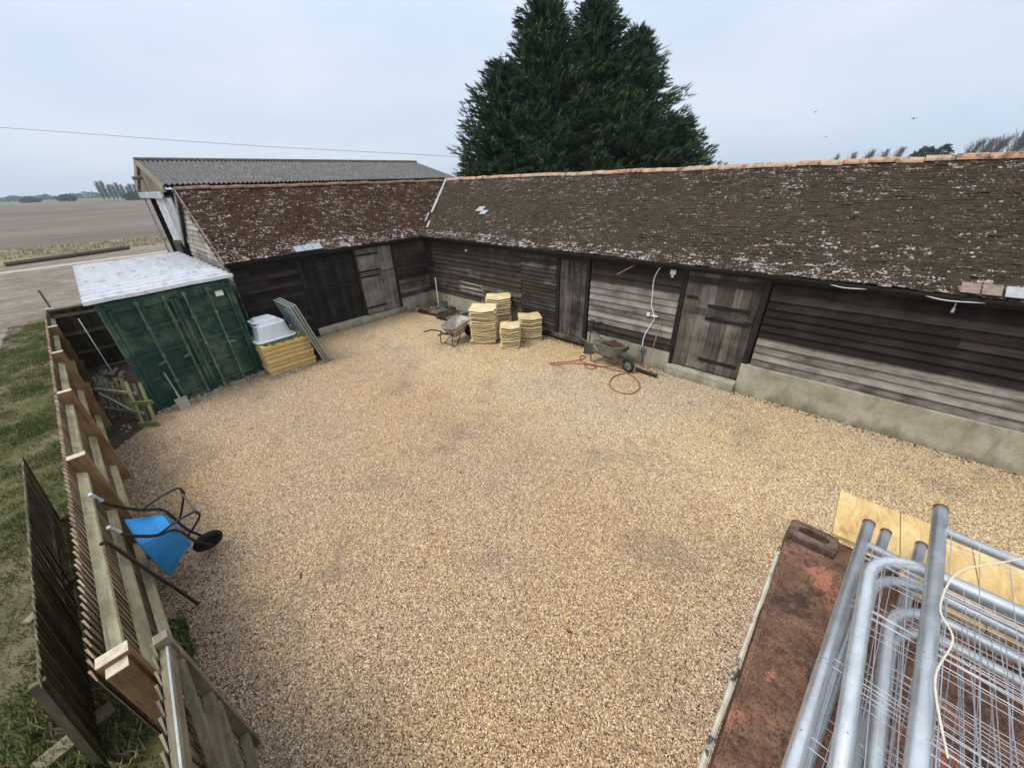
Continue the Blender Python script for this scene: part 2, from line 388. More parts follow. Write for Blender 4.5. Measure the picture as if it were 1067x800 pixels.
M['pale_mud']=m_flat('pale_concrete_edge',(.36,.31,.26),.95,var=.2,sc=3)
sheet('concrete_apron',wob([(-32.6,-4.5),(-30.9,-13.8),(-26,-40),(-24.5,-40),(-29.6,-13.8),(-31.2,-4.5)],.25,.7),-.0045,M['pale_mud'])
def m_grass_base():
    N=NT('mossy_turf',.95,spec=.1);W=N.world()
    c=N.ramp(N.noise(1.1,6,W,.7),[(.32,(.06,.075,.022)),(.45,(.10,.105,.04)),(.55,(.15,.13,.07)),(.68,(.22,.18,.115))])
    c=N.mix(N.ramp(N.noise(9,6,W,.7),[(.5,0),(.7,.7)]),c,(.05,.06,.018))
    return N.done(c,N.bump(N.noise(20,6,W,.7),1,.03))
M['turf']=m_grass_base()
GP=[(-11.8,-10.2),(-11.6,-11.9),(-9,-12.1),(-6.2,-12.4),(-3,-13.2),(0,-14.5),(8,-16),(15,-16),(15,-10.0),(10,-10.0),(0,-10.3)]
sheet('turf',wob(GP,.22,.45),-.002,M['turf'])
sheet('gravel_yard',[(-.02,.02),(-.02,-6.58),(1.3,-6.9),(2.1,-9.45),(2.6,-9.75),(3.2,-10.28),(10.2,-10.04),(13,-10.05),(32,-10),(32,.02)],.004,M['gravel'])
sheet('bare_soil',wob([(-3.2,-10.5),(3.6,-10.25),(2.8,-9.6),(2.1,-9.2),(1.2,-6.6),(-.5,-6.6),(-3.2,-6.6)],.1,.5),-.0005,m_flat('shadowed_earth',(.06,.042,.028),.95,var=.5,sc=7,bump=1))  # dark soil, with the shadow of this corner mixed into its colour
# loose stones thrown up out of the gravel, and earth at its edges
# grass blades
def grass(name,n,region,h0,h1,seed,mat):
    random.seed(seed);b=MB();c=0
    while c<n:
        x,y=region();q=mn.noise(Vector((x*1.1,y*1.1,0)))+.6*mn.noise(Vector((x*4,y*4,5)))
        if rnd()>.7+q*1.3: continue
        c+=1;h=uni(h0,h1)*(1+.8*max(q,0));a=uni(0,6.28);w=h*.12+.0025;dx,dy=math.cos(a)*w,math.sin(a)*w;lx,ly=uni(-.7,.7)*h,uni(-.7,.7)*h
        b.add([(x-dx,y-dy,0),(x+dx,y+dy,0),(x+lx,y+ly,h)],[(0,1,2)],min(1,max(0,.5+q*.5+uni(-.35,.35))))
    return b.build(name,mat,origin=(0,0,0))
def m_blade():
    N=NT('grass_blades',.8,spec=.15);t=N.tone()
    return N.done(N.ramp(t,[(0,(.30,.255,.15)),(.38,(.21,.195,.09)),(.68,(.125,.145,.045)),(1,(.08,.13,.03))]))
M['blade']=m_blade()
def gr1():
    while 1:
        x=uni(-11,13.5);y=uni(-13.6,-10.25)
        if x>5 and y<-12.2: continue
        if x<0 and y<-12.2+(-.0) and y< -12.3+(x+3)*-.0: 
            if y<-12.4: continue
        return x,y
kind(grass('grass',120000,gr1,.015,.05,3,M['blade']),'stuff')
def gr2():
    while 1:
        x=uni(8.3,12);y=uni(-11.2,-9.95)
        return x,y
kind(grass('tall_grass',9000,gr2,.05,.13,4,M['blade']),'stuff')
def gr3(): return uni(-48.5,-38.5),uni(-22,3)
kind(grass('dry_grass',5500,gr3,.08,.24,5,m_flat('straw_blades',(.24,.195,.12),.9,var=.4,sc=.6)),'stuff')
random.seed(5)

# ------------------------------------------------------------------ L-shaped timber barn
EZ=2.72;RZR=4.60;RZL=4.56;DR=3.4;DL=2.5
barn=thing('timber_barn','long L-shaped black weatherboarded barn with mossy tiled roof round the gravel yard','barn',(0,0,0))
def board_rows(b,p0,dx,out,L,z0,z1,expo,tonef,joint=(3,6),clip=None,thick=.026,throw=.058):
    """lapped boards on a wall: p0 start point, dx unit direction, out unit outward"""
    p0=Vector(p0);dx=Vector(dx);out=Vector(out);z=z0;row=0
    while z<z1-.02:
        ex=expo*uni(.9,1.1);zt=min(z+ex+.03,z1);s=-uni(0,joint[0])
        while s<L:
            e=s+uni(*joint);a=max(s,0);c=min(e-.004,L);s=e
            if clip:
                r=clip((z+zt)/2)
                if r is None: continue
                a=max(a,r[0]);c=min(c,r[1])
            if c-a<.04: continue
            n=max(1,int((c-a)/.7));w0=uni(-.004,.004);vs=[];dz=uni(-.006,.006);tl=uni(-.006,.006)
            for i in range(n+1):
                q=a+(c-a)*i/n;wv=uni(-.005,.005)+w0;P=p0+dx*q
                zz=z+dz+tl*i/n+uni(-.004,.004)
                vs+=[P+out*(throw+wv)+Vector((0,0,zz)),P+out*(throw-thick+wv)+Vector((0,0,zz)),P+out*(-.002)+Vector((0,0,zt+dz)),P+out*(.009)+Vector((0,0,zt+dz))]
            fs=[]
            for i in range(n):
                o=i*4;fs+= [(o,o+4,o+7,o+3),(o+1,o,o+3,o+2)[::1] if 0 else (o,o+1,o+5,o+4),(o+3,o+7,o+6,o+2)]
            fs+=[(0,3,2,1),(n*4,n*4+1,n*4+2,n*4+3)]
            b.add(vs,fs,tonef((a+c)/2,z))
        z+=ex;row+=1
b=MB()
def nb_():
    global b
    b.build('weatherboard_cladding',M['boards'],barn);b=MB()
X=(1,0,0);Fy=(0,-1,0)
J=lambda lo,hi:uni(lo,hi)
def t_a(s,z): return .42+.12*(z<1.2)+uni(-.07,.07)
board_rows(b,(0,0,0),X,Fy,5.08,.6,2.68,.165,t_a)
nb_();board_rows(b,(5.1,0,0),X,Fy,1.38,.08,2.68,.118,lambda s,z:.44+uni(-.08,.08),(3,4))
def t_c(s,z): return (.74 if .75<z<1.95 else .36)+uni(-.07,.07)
nb_();board_rows(b,(7.66,0,0),X,Fy,2.42,.53,2.7,.165,t_c,(3,6))
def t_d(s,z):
    base=.70 if z<1.38 else .27  # upper boards darker: tar, plus eave shade put into the tone
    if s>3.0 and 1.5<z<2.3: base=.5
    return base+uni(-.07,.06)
nb_();board_rows(b,(11.88,0,0),X,Fy,12,.72,2.74,.165,t_d,(3.5,7))
cl_r=b.build('weatherboard_cladding',M['boards'],barn)
b=MB();Y=(0,-1,0);Fx=(1,0,0)
def t_l(s,z): return .3+uni(-.1,.08)
board_rows(b,(0,-.02,0),Y,Fx,1.45,.55,2.68,.165,t_a,(2,3))
b.build('weatherboard_cladding',M['boards_y'],barn);b=MB();board_rows(b,(0,-4.85,0),Y,Fx,1.75,.1,2.68,.165,t_l,(2,3))
cl_l=b.build('weatherboard_cladding',M['boards_y'],barn)
# gable of the left wing, pale grey boards
def gclip(z):
    if z<2.6: return (0,5.0)
    a=(z-2.66)/(RZL-2.72);
    l=.0+2.5*a;r=5.0-2.5*a
    return (l,r) if r-l>.1 else None
b=MB();board_rows(b,(0,-6.6,0),(-1,0,0),(0,-1,0),5.0,.1,4.6,.15,lambda s,z:.85+uni(-.12,.12),(1.2,3),gclip)
b.build('gable_cladding',M['boards'],barn)
# inner wall sheets behind the boards (so no light leaks) and the unseen outer walls
b=MB()
for x0,x1 in ((0,6.5),(7.62,10.1),(11.86,24)): b.box((x0+.02,.0,0),(x1,.09,2.72))
b.box((6.5,.03,0),(7.62,.09,2.72));b.box((10.1,.03,0),(11.86,.09,2.72))
b.box((-.09,-6.58,0),(-.0,-4.85,2.7));b.box((-.12,-4.85,0),(-.04,-1.5,2.7));b.box((-.09,-1.5,0),(-.0,-.02,2.7))
b.box((-4.98,-6.585,0),(-.1,-6.5,2.66));b.box((-5.0,-6.5,0),(-4.9,6.7,2.7));b.box((-4.9,6.6,0),(24,6.7,2.7));b.box((23.9,.1,0),(24,6.6,2.7))
b.add([(-5,-6.56,2.66),(0,-6.56,2.66),(-2.5,-6.56,4.56),(-5,-6.52,2.66),(0,-6.52,2.66),(-2.5,-6.52,4.56)],[(0,1,2),(5,4,3),(0,2,5,3),(1,4,5,2)])
b.build('wall',M['tarred'],barn)
# plinth
b=MB()
def plinth(x0,x1,z,th):
    n=max(2,int((x1-x0)/.4));vs=[]
    for i in range(n+1):
        x=x0+(x1-x0)*i/n;o=th+.015*mn.noise(Vector((x*2,1,0)))
        vs+=[(x,-o-.03,-.05),(x,-o,z*.5),(x,-o+.004,z-.02),(x,-o+.03,z),(x,.0,z+.0)]
    fs=[(i*5+k,i*5+5+k,i*5+6+k,i*5+1+k) for i in range(n) for k in range(4)]
    fs+=[(0,1,2,3,4),tuple(n*5+k for k in (4,3,2,1,0))]
    b.add(vs,fs)
def pb():
    global b
    b.build('plinth',M['plinth'],barn);b=MB()
plinth(-.02,5.08,.60,.05);pb();plinth(7.68,10.12,.53,.07);pb();plinth(10.12,11.72,.24,.2);pb();plinth(11.72,24,.72,.08);pb()
def plinth_y(y0,y1,z,th):
    n=6;vs=[]
    for i in range(n+1):
        y=y0+(y1-y0)*i/n;o=th+.015*mn.noise(Vector((y*2,7,0)))
        vs+=[(o+.03,y,-.05),(o,y,z*.6),(o-.004,y,z-.02),(o-.03,y,z),(0,y,z)]
    fs=[(i*5+k+1,i*5+6+k,i*5+5+k,i*5+k) for i in range(n) for k in range(4)]
    fs+=[(4,3,2,1,0),tuple(n*5+k for k in range(5))]
    b.add(vs,fs)
plinth_y(-1.48,-.06,.55,.05);pb();plinth_y(-3.0,-1.5,.22,.14);pb();plinth_y(-4.85,-3.02,.27,.16);pb()
# doors
def door(name,kindm,p0,dx,out,w,z0,z1,npl,tonef,label=None):
    p0=Vector(p0);dx=Vector(dx);out=Vector(out);b=MB()
    for i in range(npl):
        a=w*i/npl+.003;c=w*(i+1)/npl-.003;o=.03+uni(-.004,.004)
        za=z0+uni(-.01,.01);zb=z1
        for (s0,s1) in ((za,zb),):
            P=[p0+dx*a,p0+dx*c]
            b.hexa([P[0]+out*.0+Vector((0,0,s0)),P[1]+out*.0+Vector((0,0,s0)),P[1]+out*o+Vector((0,0,s0)),P[0]+out*o+Vector((0,0,s0)),
                    P[0]+out*.0+Vector((0,0,s1)),P[1]+out*.0+Vector((0,0,s1)),P[1]+out*o+Vector((0,0,s1)),P[0]+out*o+Vector((0,0,s1))],tonef(i))
    d=b.build(name,kindm,barn,origin=p0+Vector((0,0,z0)))
    if label:d['label']=label
    return d
def bar(parent,name,mat,p0,dx,out,a,c,z,h=.07,th=.02,base=.032,tone=.4,dz=0):
    b=MB();p0=Vector(p0);dx=Vector(dx);out=Vector(out)
    A=p0+dx*a+out*(base+th/2)+Vector((0,0,z));C=p0+dx*c+out*(base+th/2)+Vector((0,0,z+dz))
    up=(0,0,1) if abs(z+dz-z)<.6 else tuple(dx)
    b.beam(A,C,th,h,tone);return b.build(name,mat,parent)
D1=((0.0,-3.06,0),Y,Fx);d1=door('door',M['door_dark'],*D1,1.72,.27,2.5,10,lambda i:.30+uni(-.12,.12),'wide dark plank door, darker than the one beside it')
for z,a,c in ((2.3,.05,1.6),(1.62,.1,1.5),(1.5,.1,1.2),(.5,.1,1.5)): bar(d1,'hinge_strap',M['black_iron'],*D1,a,c,z)
D2=((0.0,-1.57,0),Y,Fx);d2=door('door',M['door_grey'],*D2,1.4,.24,2.56,8,lambda i:.62+uni(-.12,.12),'pale grey stable door with black hinges')
for z,a,c in ((2.36,.55,1.38),(1.8,.55,1.38),(1.62,.6,1.38),(.5,.55,1.38)): bar(d2,'hinge_strap',M['black_iron'],*D2,a,c,z,.06)
bar(d2,'split_line',M['black_iron'],*D2,0,1.4,1.71,.02,.012)
D3=((6.62,0,0),X,Fy);d3=door('door',M['door_dark'],*D3,.88,.26,2.46,6,lambda i:.60+uni(-.12,.12),'narrow brown-grey plank door')
D4=((10.2,-.0,0),X,Fy);d4=door('door',M['door_grey'],*D4,1.52,.28,2.6,9,lambda i:.46+uni(-.14,.14),'broad stable door with four black straps')
for z,a,c in ((1.86,.55,1.4),(1.57,.55,1.45),(.56,.6,1.45)): bar(d4,'hinge_strap',M['black_iron'],*D4,a,c,z,.075)
bar(d4,'rail',M['door_grey'],*D4,.02,1.5,2.4,.14,.022,tone=.2);bar(d4,'rail',M['door_grey'],*D4,.02,1.5,1.72,.13,.022,tone=.35)
bar(d4,'latch',M['black_iron'],*D4,.05,.3,2.0,.05)
# frames
b=MB()
for x in (6.55,7.56,10.14,11.78): b=MB();b.box((x-.055,-.06,.08),(x+.055,.0,2.66),j=.003);b.build('door_frame',M['tarred'],barn)
for y in (-4.84,-3.0,-1.52): b=MB();b.box((0,y-.05,.1),(.06,y+.05,2.66),j=.003);b.build('door_frame',M['tarred'],barn)
b=MB();b.box((6.5,-.055,2.47),(7.62,0,2.6));b.build('door_frame',M['tarred'],barn);b=MB();b.box((10.1,-.055,2.61),(11.84,0,2.7))
b.build('door_frame',M['tarred'],barn)
b=MB();b.box((6.42,-.14,.12),(7.68,.0,.24),.55,j=.006);b.build('door_sill',M['boards'],barn)
# roof tiles
def roof_plane(p0,ex,sl,L,H,inside,mat,name,tw=.168,tg=.1,tonef=None,seed=0):
    """p0 eave start, ex along the eave, sl up the slope (unit vectors)"""
    random.seed(seed);p0=Vector(p0);ex=Vector(ex);sl=Vector(sl);nr=ex.cross(sl)
    if nr.z<0: nr=-nr
    b=MB();rows=int(H/tg)+1
    for r in range(rows):
        n=int(L/tw)+2;off=-(tw/2)*(r%2)
        for i in range(n):
            s=off+i*tw;t=r*tg
            if not inside(s+tw/2,t+tg/2) : continue
            g=.004;jt=uni(-.024,.024);sk=uni(-.007,.007);lf=uni(0,.01) if rnd()<.95 else uni(.01,.03);sag=.035*mn.noise(Vector((s*.35,t*.5,seed)))+.012*mn.noise(Vector((s*1.3,t*1.1,seed+9)))
            q=lambda u,v,h:p0+ex*u+sl*v+nr*(h+sag)
            a,c=s+g/2,s+tw-g/2;lo=t+jt;hi=t+tg*1.55
            h0=.015+lf;h1=.005
            b.hexa([q(a,lo+sk,h0-.014),q(c,lo-sk,h0-.014),q(c,hi,h1-.014),q(a,hi,h1-.014),q(a,lo+sk,h0),q(c,lo-sk,h0),q(c,hi,h1),q(a,hi,h1)],tonef(s,t) if tonef else .5)
    return b
sR=Vector((0,3.6,RZR-EZ)).normalized();HR=math.hypot(3.6,RZR-EZ)
sL=Vector((-2.7,0,RZL-EZ)).normalized();HL=math.hypot(2.7,RZL-EZ)
# valley in plan runs from (.2,-.2) to (-2.5,3.4)
insR=lambda s,t:(s>.2-2.7*(t/HR)+2.6) and t<HR
roof=None
def tR(s,t):
    return .5+.28*(t<.35)+.12*(t>3.6)-.1*(1<t<2.6)
bR=roof_plane((-2.6,-.2,EZ),(1,0,0),sR,26.8,HR,insR,None,'roof',tonef=tR,seed=2)
roofR=bR.build('roof',M['tile'],barn)
def tL(s,t): return .52+.3*(t<.5)
insL=lambda s,t:(s<6.75+3.4*(t/HL)-.0) and t<HL
bL=roof_plane((.2,-6.74,EZ),(0,1,0),sL,10.6,HL,lambda s,t:s<6.54+3.6*(t/HL) and t<HL,None,'roof',tonef=tL,seed=3)
roofL=bL.build('roof',M['tile_red'],barn)
roofR['label']='brown mossy roof slope of the long wing';roofL['label']='red-brown mossy roof slope of the short wing'
# roof decks under the tiles, plus the back slopes
b=MB()
def slab(ps,th=.03):
    ps=[Vector(p) for p in ps];n=(ps[1]-ps[0]).cross(ps[2]-ps[0]).normalized()
    if n.z<0: n=-n
    lo=[p-n*th for p in ps];k=len(ps)
    b.add(ps+lo,[tuple(range(k)),tuple(range(2*k-1,k-1,-1))]+[(i,(i+1)%k,(i+1)%k+k,i+k) for i in range(k)])
slab([(.2,-.2,EZ-.02),(24.2,-.2,EZ-.02),(24.2,3.4,RZR-.02),(-2.5,3.4,RZR-.03)])
slab([(.2,-6.74,EZ-.02),(.2,-.2,EZ-.02),(-2.5,3.4,RZL-.02),(-2.5,-6.74,RZL-.02)])
b.build('roof_deck',M['tarred'],barn)
b=MB();slab([(24.2,3.42,RZR),(24.2,7.0,EZ),(-5.2,7.0,EZ),(-2.5,3.42,RZR)]);slab([(-2.52,-6.74,RZL),(-2.52,3.4,RZL),(-5.2,7.0,EZ),(-5.2,-6.74,EZ)])
b.build('roof',M['tile'],barn)
# moss cushions
def pyr(b,c,r):
    a=uni(0,6.28);vs=[]
    for k in range(5):
        q=r*uni(.8,1.25);vs.append((c[0]+math.cos(a+k*1.257)*q*1.2,c[1]+math.sin(a+k*1.257)*q,c[2]-.012+uni(-.004,.004)))
    vs.append((c[0]+uni(-.3,.3)*r,c[1]+uni(-.3,.3)*r,c[2]+r*.45))
    b.add(vs,[(k,(k+1)%5,5) for k in range(5)],rnd())
def moss(p0,ex,sl,L,H,inside,n,mat,parent,seed):
    random.seed(seed);b=MB();p0=Vector(p0);ex=Vector(ex);sl=Vector(sl);nr=ex.cross(sl);nr=nr if nr.z>0 else -nr;c=0
    while c<n:
        s,t=uni(0,L),uni(0,H*.98)
        if not inside(s,t): continue
        if .35*mn.noise(Vector((s*1.1,t*1.1,seed)))+.6*mn.noise(Vector((s*6,t*6,seed)))<-.08+uni(-.25,.25): continue
        c+=1;t+=uni(-.015,.02);r=uni(.012,.036);sag=.035*mn.noise(Vector((s*.35,t*.5,seed-8)))
        P=p0+ex*s+sl*t+nr*(.016+sag);pyr(b,P,r)
    o=b.build('moss',mat,parent,smooth=True);return kind(o,'stuff')
moss((-2.6,-.2,EZ),(1,0,0),sR,20,HR,insR,46000,M['moss'],roofR,10)
moss((.2,-6.74,EZ),(0,1,0),sL,10.6,HL,lambda s,t:s<6.54+3.6*(t/HL) and t<HL,14000,M['moss_red'],roofL,11)
# ridge tiles
M['ridge_dull']=m_flat('mossy_ridge_tiles',(.20,.12,.08),.9,var=.5,sc=8,bump=.5,dirt=(.34,.17,.08),dsc=1.6,dlo=.52,dhi=.6)
def ridge(p0,p1,parent,seed,r=.13,mat='ridge'):
    random.seed(seed);p0=Vector(p0);p1=Vector(p1);d=(p1-p0);L=d.length;d.normalize();sd=d.cross(Vector((0,0,1))).normalized();b=MB();s=0
    while s<L:
        l=.44;a=p0+d*s;dz=uni(-.012,.012)+.02*mn.noise(Vector((s*.6,seed,0)));tl=uni(-.01,.01);rr=r*uni(.96,1.06);vs=[]
        for k,(q,zo) in enumerate(((a,dz-tl),(a+d*(l-.01),dz+tl))):
            for rad in (rr,rr-.018):
                for i in range(9):
                    an=math.pi*i/8;vs.append(q+sd*math.cos(an)*rad*1.0+Vector((0,0,math.sin(an)*rad*.8+zo-.04)))
        fs=[]
        for i in range(8):
            fs+=[(i,i+1,19+i,18+i),(9+i+1,9+i,27+i,28+i),(i,9+i,10+i,i+1),(18+i,19+i,28+i,27+i)]
        b.add(vs,fs);s+=l
    b.build('ridge_tiles',M[mat],parent)
ridge((-2.5,3.4,RZR+.02),(24.2,3.4,RZR+.02),roofR,4);ridge((-2.5,-6.74,RZL+.02),(-2.5,3.2,RZL+.02),roofL,5,.11,'ridge_dull')
# valley flashing: broken mortar / lead strip
b=MB();A=Vector((.2,-.2,EZ+.07));B=Vector((-2.5,3.4,RZR+.07))
for t0,t1,w,o in ((.10,.20,.07,.05),(.20,.34,.06,-.08),(.34,.97,.09,0)):
    n=8
    for i in range(n):
        q0=t0+(t1-t0)*i/n;q1=t0+(t1-t0)*(i+1)/n
        P0=A.lerp(B,q0);P1=A.lerp(B,q1);b.beam(P0+Vector((o,o,0)),P1+Vector((o,o,0)),w*uni(.75,1.25),.025)
    b.build('valley_flashing',M['lead'],barn);b=MB()
# eave gutters (black half round) + fascia
b=MB()
def gutter(p0,p1,out):
    p0=Vector(p0);p1=Vector(p1);out=Vector(out);n=40;vs=[];pr=[]
    for i in range(9):
        an=math.pi*i/8;pr.append((math.cos(an)*.055,-math.sin(an)*.055))
    pr2=[(x*.88,z*.88) for x,z in pr][::-1];prof=pr+pr2;m=len(prof)
    for k in range(n+1):
        q=p0.lerp(p1,k/n)+Vector((0,0,.012*mn.noise(Vector((k*.4,p0.x,0)))))
        for x,z in prof: vs.append(q+out*x+Vector((0,0,z)))
    fs=[(k*m+i,k*m+(i+1)%m,(k+1)*m+(i+1)%m,(k+1)*m+i) for k in range(n) for i in range(m)]
    b.add(vs,fs)
gutter((.26,-.26,EZ-.02),(24.2,-.26,EZ-.0),(0,-1,0));gutter((.26,-6.74,EZ-.02),(.26,-.26,EZ-.02),(1,0,0))
b.build('gutter',M['black_iron'],barn)
b=MB();b.box((.05,-.17,EZ-.13),(24.2,-.145,EZ+.0));b.box((.145,-6.73,EZ-.13),(.17,-.145,EZ))
for i in range(40):
    x=.6+i*.6;b.box((x,-.14,EZ-.1),(x+.06,.05,EZ-.02))
b.build('fascia',M['tarred'],barn)
# barge board at the gable
b=MB();b.beam((.2,-6.75,EZ-.04),(-2.5,-6.75,RZL-.04),.03,.14,.7);b.beam((-5.2,-6.75,EZ-.04),(-2.5,-6.75,RZL-.04),.03,.14,.7)
b.build('barge_board',M['boards'],barn)
# glass tiles and repair patches on roof
def patch(pos,ex,sl,w,h,mat,name,parent,n=1,rot=0):
    b=MB();ex=Vector(ex);sl=Vector(sl);nr=ex.cross(sl);nr=nr if nr.z>0 else -nr
    for i in range(n):
        P=Vector(pos)+ex*(w+.02)*i;a,c=P,P+ex*w
        o=nr*.055;b.hexa([a+o,c+o,c+sl*h+o,a+sl*h+o,a+o*1.25,c+o*1.25,c+sl*h+o*1.25,a+sl*h+o*1.25])
    return b.build(name,mat,parent)
patch(Vector((.2,-4.85,EZ))+sL*.02,(0,1,0),sL,.26,.24,M['glass_tile'],'glass_tile',roofL,3)
patch(Vector((1.75,-.2,EZ))+sR*1.62,(1,0,0),sR,.32,.3,M['lead'],'repair_patch',roofR,1)
patch(Vector((2.1,-.2,EZ))+sR*1.45,(1,0,0),sR,.3,.25,M['lead'],'repair_patch',roofR,1)
patch(Vector((14.75,-.2,EZ))+sR*.0,(1,0,0),sR,.26,.24,M['lead'],'repair_patch',roofR,1)
patch(Vector((14.3,-.2,EZ))+sR*.0,(1,0,0),sR,.2,.24,m_flat('bare_clay_tile',(.22,.16,.135),.85,var=.4,sc=14),'repair_patch',roofR,2)
# wall fittings
def lamp(x,z):
    b=MB();b.box((x-.06,-.10,z-.05),(x+.06,-.03,z+.06));o=b.build('security_light',M['white_pvc'],barn)
    b=MB();b.lathe([(0,.0),(.03,.01),(.035,.04),(.02,.06),(0,.065)],(x,-.085,z-.12),12);b.build('sensor',M['white_pvc'],o)
lamp(9.86,2.5);
b=MB();b.box((2.52,-.1,2.33),(2.64,-.03,2.42));b.box((2.53,-.12,2.34),(2.63,-.101,2.41));o=b.build('wall_lamp',M['bucket'],barn)
b=MB();b.box((2.54,-.126,2.35),(2.62,-.121,2.40));b.build('lens',M['white_pvc'],o)
b=MB();b.tube([(8.94,-.03,2.62),(8.9,-.2,2.55),(8.66,-.5,2.38)],.018,6);b.build('bracket',m_flat('rusty_bracket',(.22,.10,.08),.8),barn)
b=MB();b.tube(catmull([(9.62,-.05,2.64),(9.5,-.06,2.52),(9.42,-.05,2.25),(9.44,-.05,1.9),(9.46,-.05,1.62),(9.56,-.06,1.42),(9.58,-.06,1.28),(9.45,-.08,.95),(9.40,-.1,.72),(9.42,-.12,.35)],6),.013,6)
b.box((9.38,-.09,1.36),(9.46,-.045,1.44));b.box((9.5,-.09,1.37),(9.66,-.05,1.40))
b.build('supply_cable',M['white_pvc'],barn)
b=MB();b.tube([(9.42,-.14,0),(9.42,-.14,.5)],.035,8);b.box((9.36,-.2,.44),(9.5,-.1,.5));o=b.build('standpipe',m_flat('grey_lagging',(.16,.15,.14),.9,var=.3,bump=.6),barn)
b=MB();b.tube([(9.42,-.14,.55),(9.42,-.24,.56),(9.42,-.26,.5)],.014,6);b.build('tap',M['galv'],o)
for pts in ([(12.64,-.29,2.70),(12.95,-.31,2.655),(13.3,-.29,2.68)],[(13.88,-.29,2.69),(14.2,-.31,2.645),(14.6,-.29,2.67)]):
    b=MB();b.tube(catmull(pts,5),.007,6);b.build('eave_cable',M['white_pvc'],barn)
b=MB();b.tube([(14.34,-.1,2.62),(14.35,-.11,2.44)],.008,5);b.tube([(14.35,-.11,2.5),(14.35,-.11,2.43)],.018,6);b.build('pull_cord',M['white_pvc'],barn)
# whitewashed patch on the boards: pale sheet laid over laps
b=MB()
for i in range(3):
    z=.80+i*.14;b.add([(1.95,-.042,z),(3.28,-.042,z-.02),(3.28,-.03,z+.135),(1.95,-.03,z+.15)],[(0,1,2,3)]);b.add([(1.95,-.042,z),(1.95,-.02,z),(3.28,-.02,z-.02),(3.28,-.042,z-.02)],[(0,1,2,3)])
b.build('whitewashed_boards',m_flat('whitewash',(.42,.39,.37),.9,var=.2,dirt=(.15,.13,.11),dsc=5),barn)

# ------------------------------------------------------------------ big open shed behind
shed=thing('farm_shed','large open-ended farm shed with grey corrugated roof behind the short barn wing','shed',(-7.8,-6.6,0))
def corr(p0,ex,sl,L,H,pitch,amp,th=.012,rows=1,lap=True):
    b=MB();p0=Vector(p0);ex=Vector(ex);sl=Vector(sl);nr=ex.cross(sl);nr=nr if nr.z>0 else -nr;k=6
    n=int(L/pitch*k)
    for r in range(rows):
        t0=H*r/rows;t1=H*(r+1)/rows+(.12 if r<rows-1 else 0);off=.012*(rows-r) ;vs=[]
        h0=.022;h1=0
        for i in range(n+1):
            s=L*i/n;z=amp*math.cos(2*math.pi*s/pitch)
            for t,h in ((t0,h0),(t1,h1)):
                vs.append(p0+ex*s+sl*t+nr*(z+h));
            vs.append(p0+ex*s+sl*t0+nr*(z+h0-th))
        b.add(vs,[(i*3,i*3+3,i*3+4,i*3+1) for i in range(n)]+[(i*3+2,i*3+5,i*3+3,i*3) for i in range(n)])
    return b
SX0,SXE,SXR,SXW=-4.45,4.70,-7.85,-11.15;Y0,Y1=-6.75,5.6
s1=Vector((SXR-SX0,0,5.56-SXE));h=s1.length;b1=corr((SX0,Y0,SXE),(0,1,0),s1.normalized(),Y1-Y0,h,.146,.028)
r1=b1.build('roof',M['asbestos'],shed)
s2=Vector((SXR-SXW,0,5.56-4.66));b1=corr((SXW,Y0,4.66),(0,1,0),s2.normalized(),Y1-Y0,s2.length,.146,.028);b1.build('roof',M['asbestos'],shed)
b=MB();b.tube([(SXR,Y0,5.585),(SXR,Y1,5.585)],.07,8);b.build('ridge_cap',M['asbestos'],r1)
M['tan_board']=m_wood('tan_gable_boards',(.09,.065,.04),(.21,.165,.115),(.34,.29,.21),'z',.6)
b=MB();n=26
for i in range(n):
    xa=SXW+.2+(SX0-SXW-.35)*i/n;xb=SXW+.2+(SX0-SXW-.35)*(i+1)/n-.008;zt=lambda x:(4.66+(x-SXW)*.9/3.3 if x<SXR else 5.56-(x-SXR)*.86/3.4)-.06
    b.hexa([(xa,Y0+.08,4.5),(xb,Y0+.08,4.5),(xb,Y0+.11,4.5),(xa,Y0+.11,4.5),(xa,Y0+.08,zt(xa)),(xb,Y0+.08,zt(xb)),(xb,Y0+.11,zt(xb)),(xa,Y0+.11,zt(xa))],.5+uni(-.1,.1))
b.build('gable_boards',M['tan_board'],shed)
b=MB();b.beam((SX0+.05,Y0+.03,SXE-.07),(SXR,Y0+.03,5.49),.05,.16,.8);b.beam((SXW,Y0+.03,4.6),(SXR,Y0+.03,5.49),.05,.16,.8);b.build('barge_board',M['tan_board'],shed)
b=MB();b.box((SXW+.1,Y0+.02,4.34),(-5.2,Y0+.075,4.52),.9)
for i in range(14): b.box((SXW+.15+i*.42,Y0-.0,4.31),(SXW+.4+i*.42,Y0+.018,4.50),.9)
M['whiteish']=m_flat('pale_painted_sheet',(.55,.56,.57),.6,var=.15,sc=3,dirt=(.25,.24,.23),dsc=6)
b.build('lintel',M['whiteish'],shed)
b=MB()
for x in (-11.05,): b.box((x-.04,Y0+.1,0),(x+.03,Y0+.16,4.5))
b.build('post',M['whiteish'],shed)
b=MB();x=-7.75
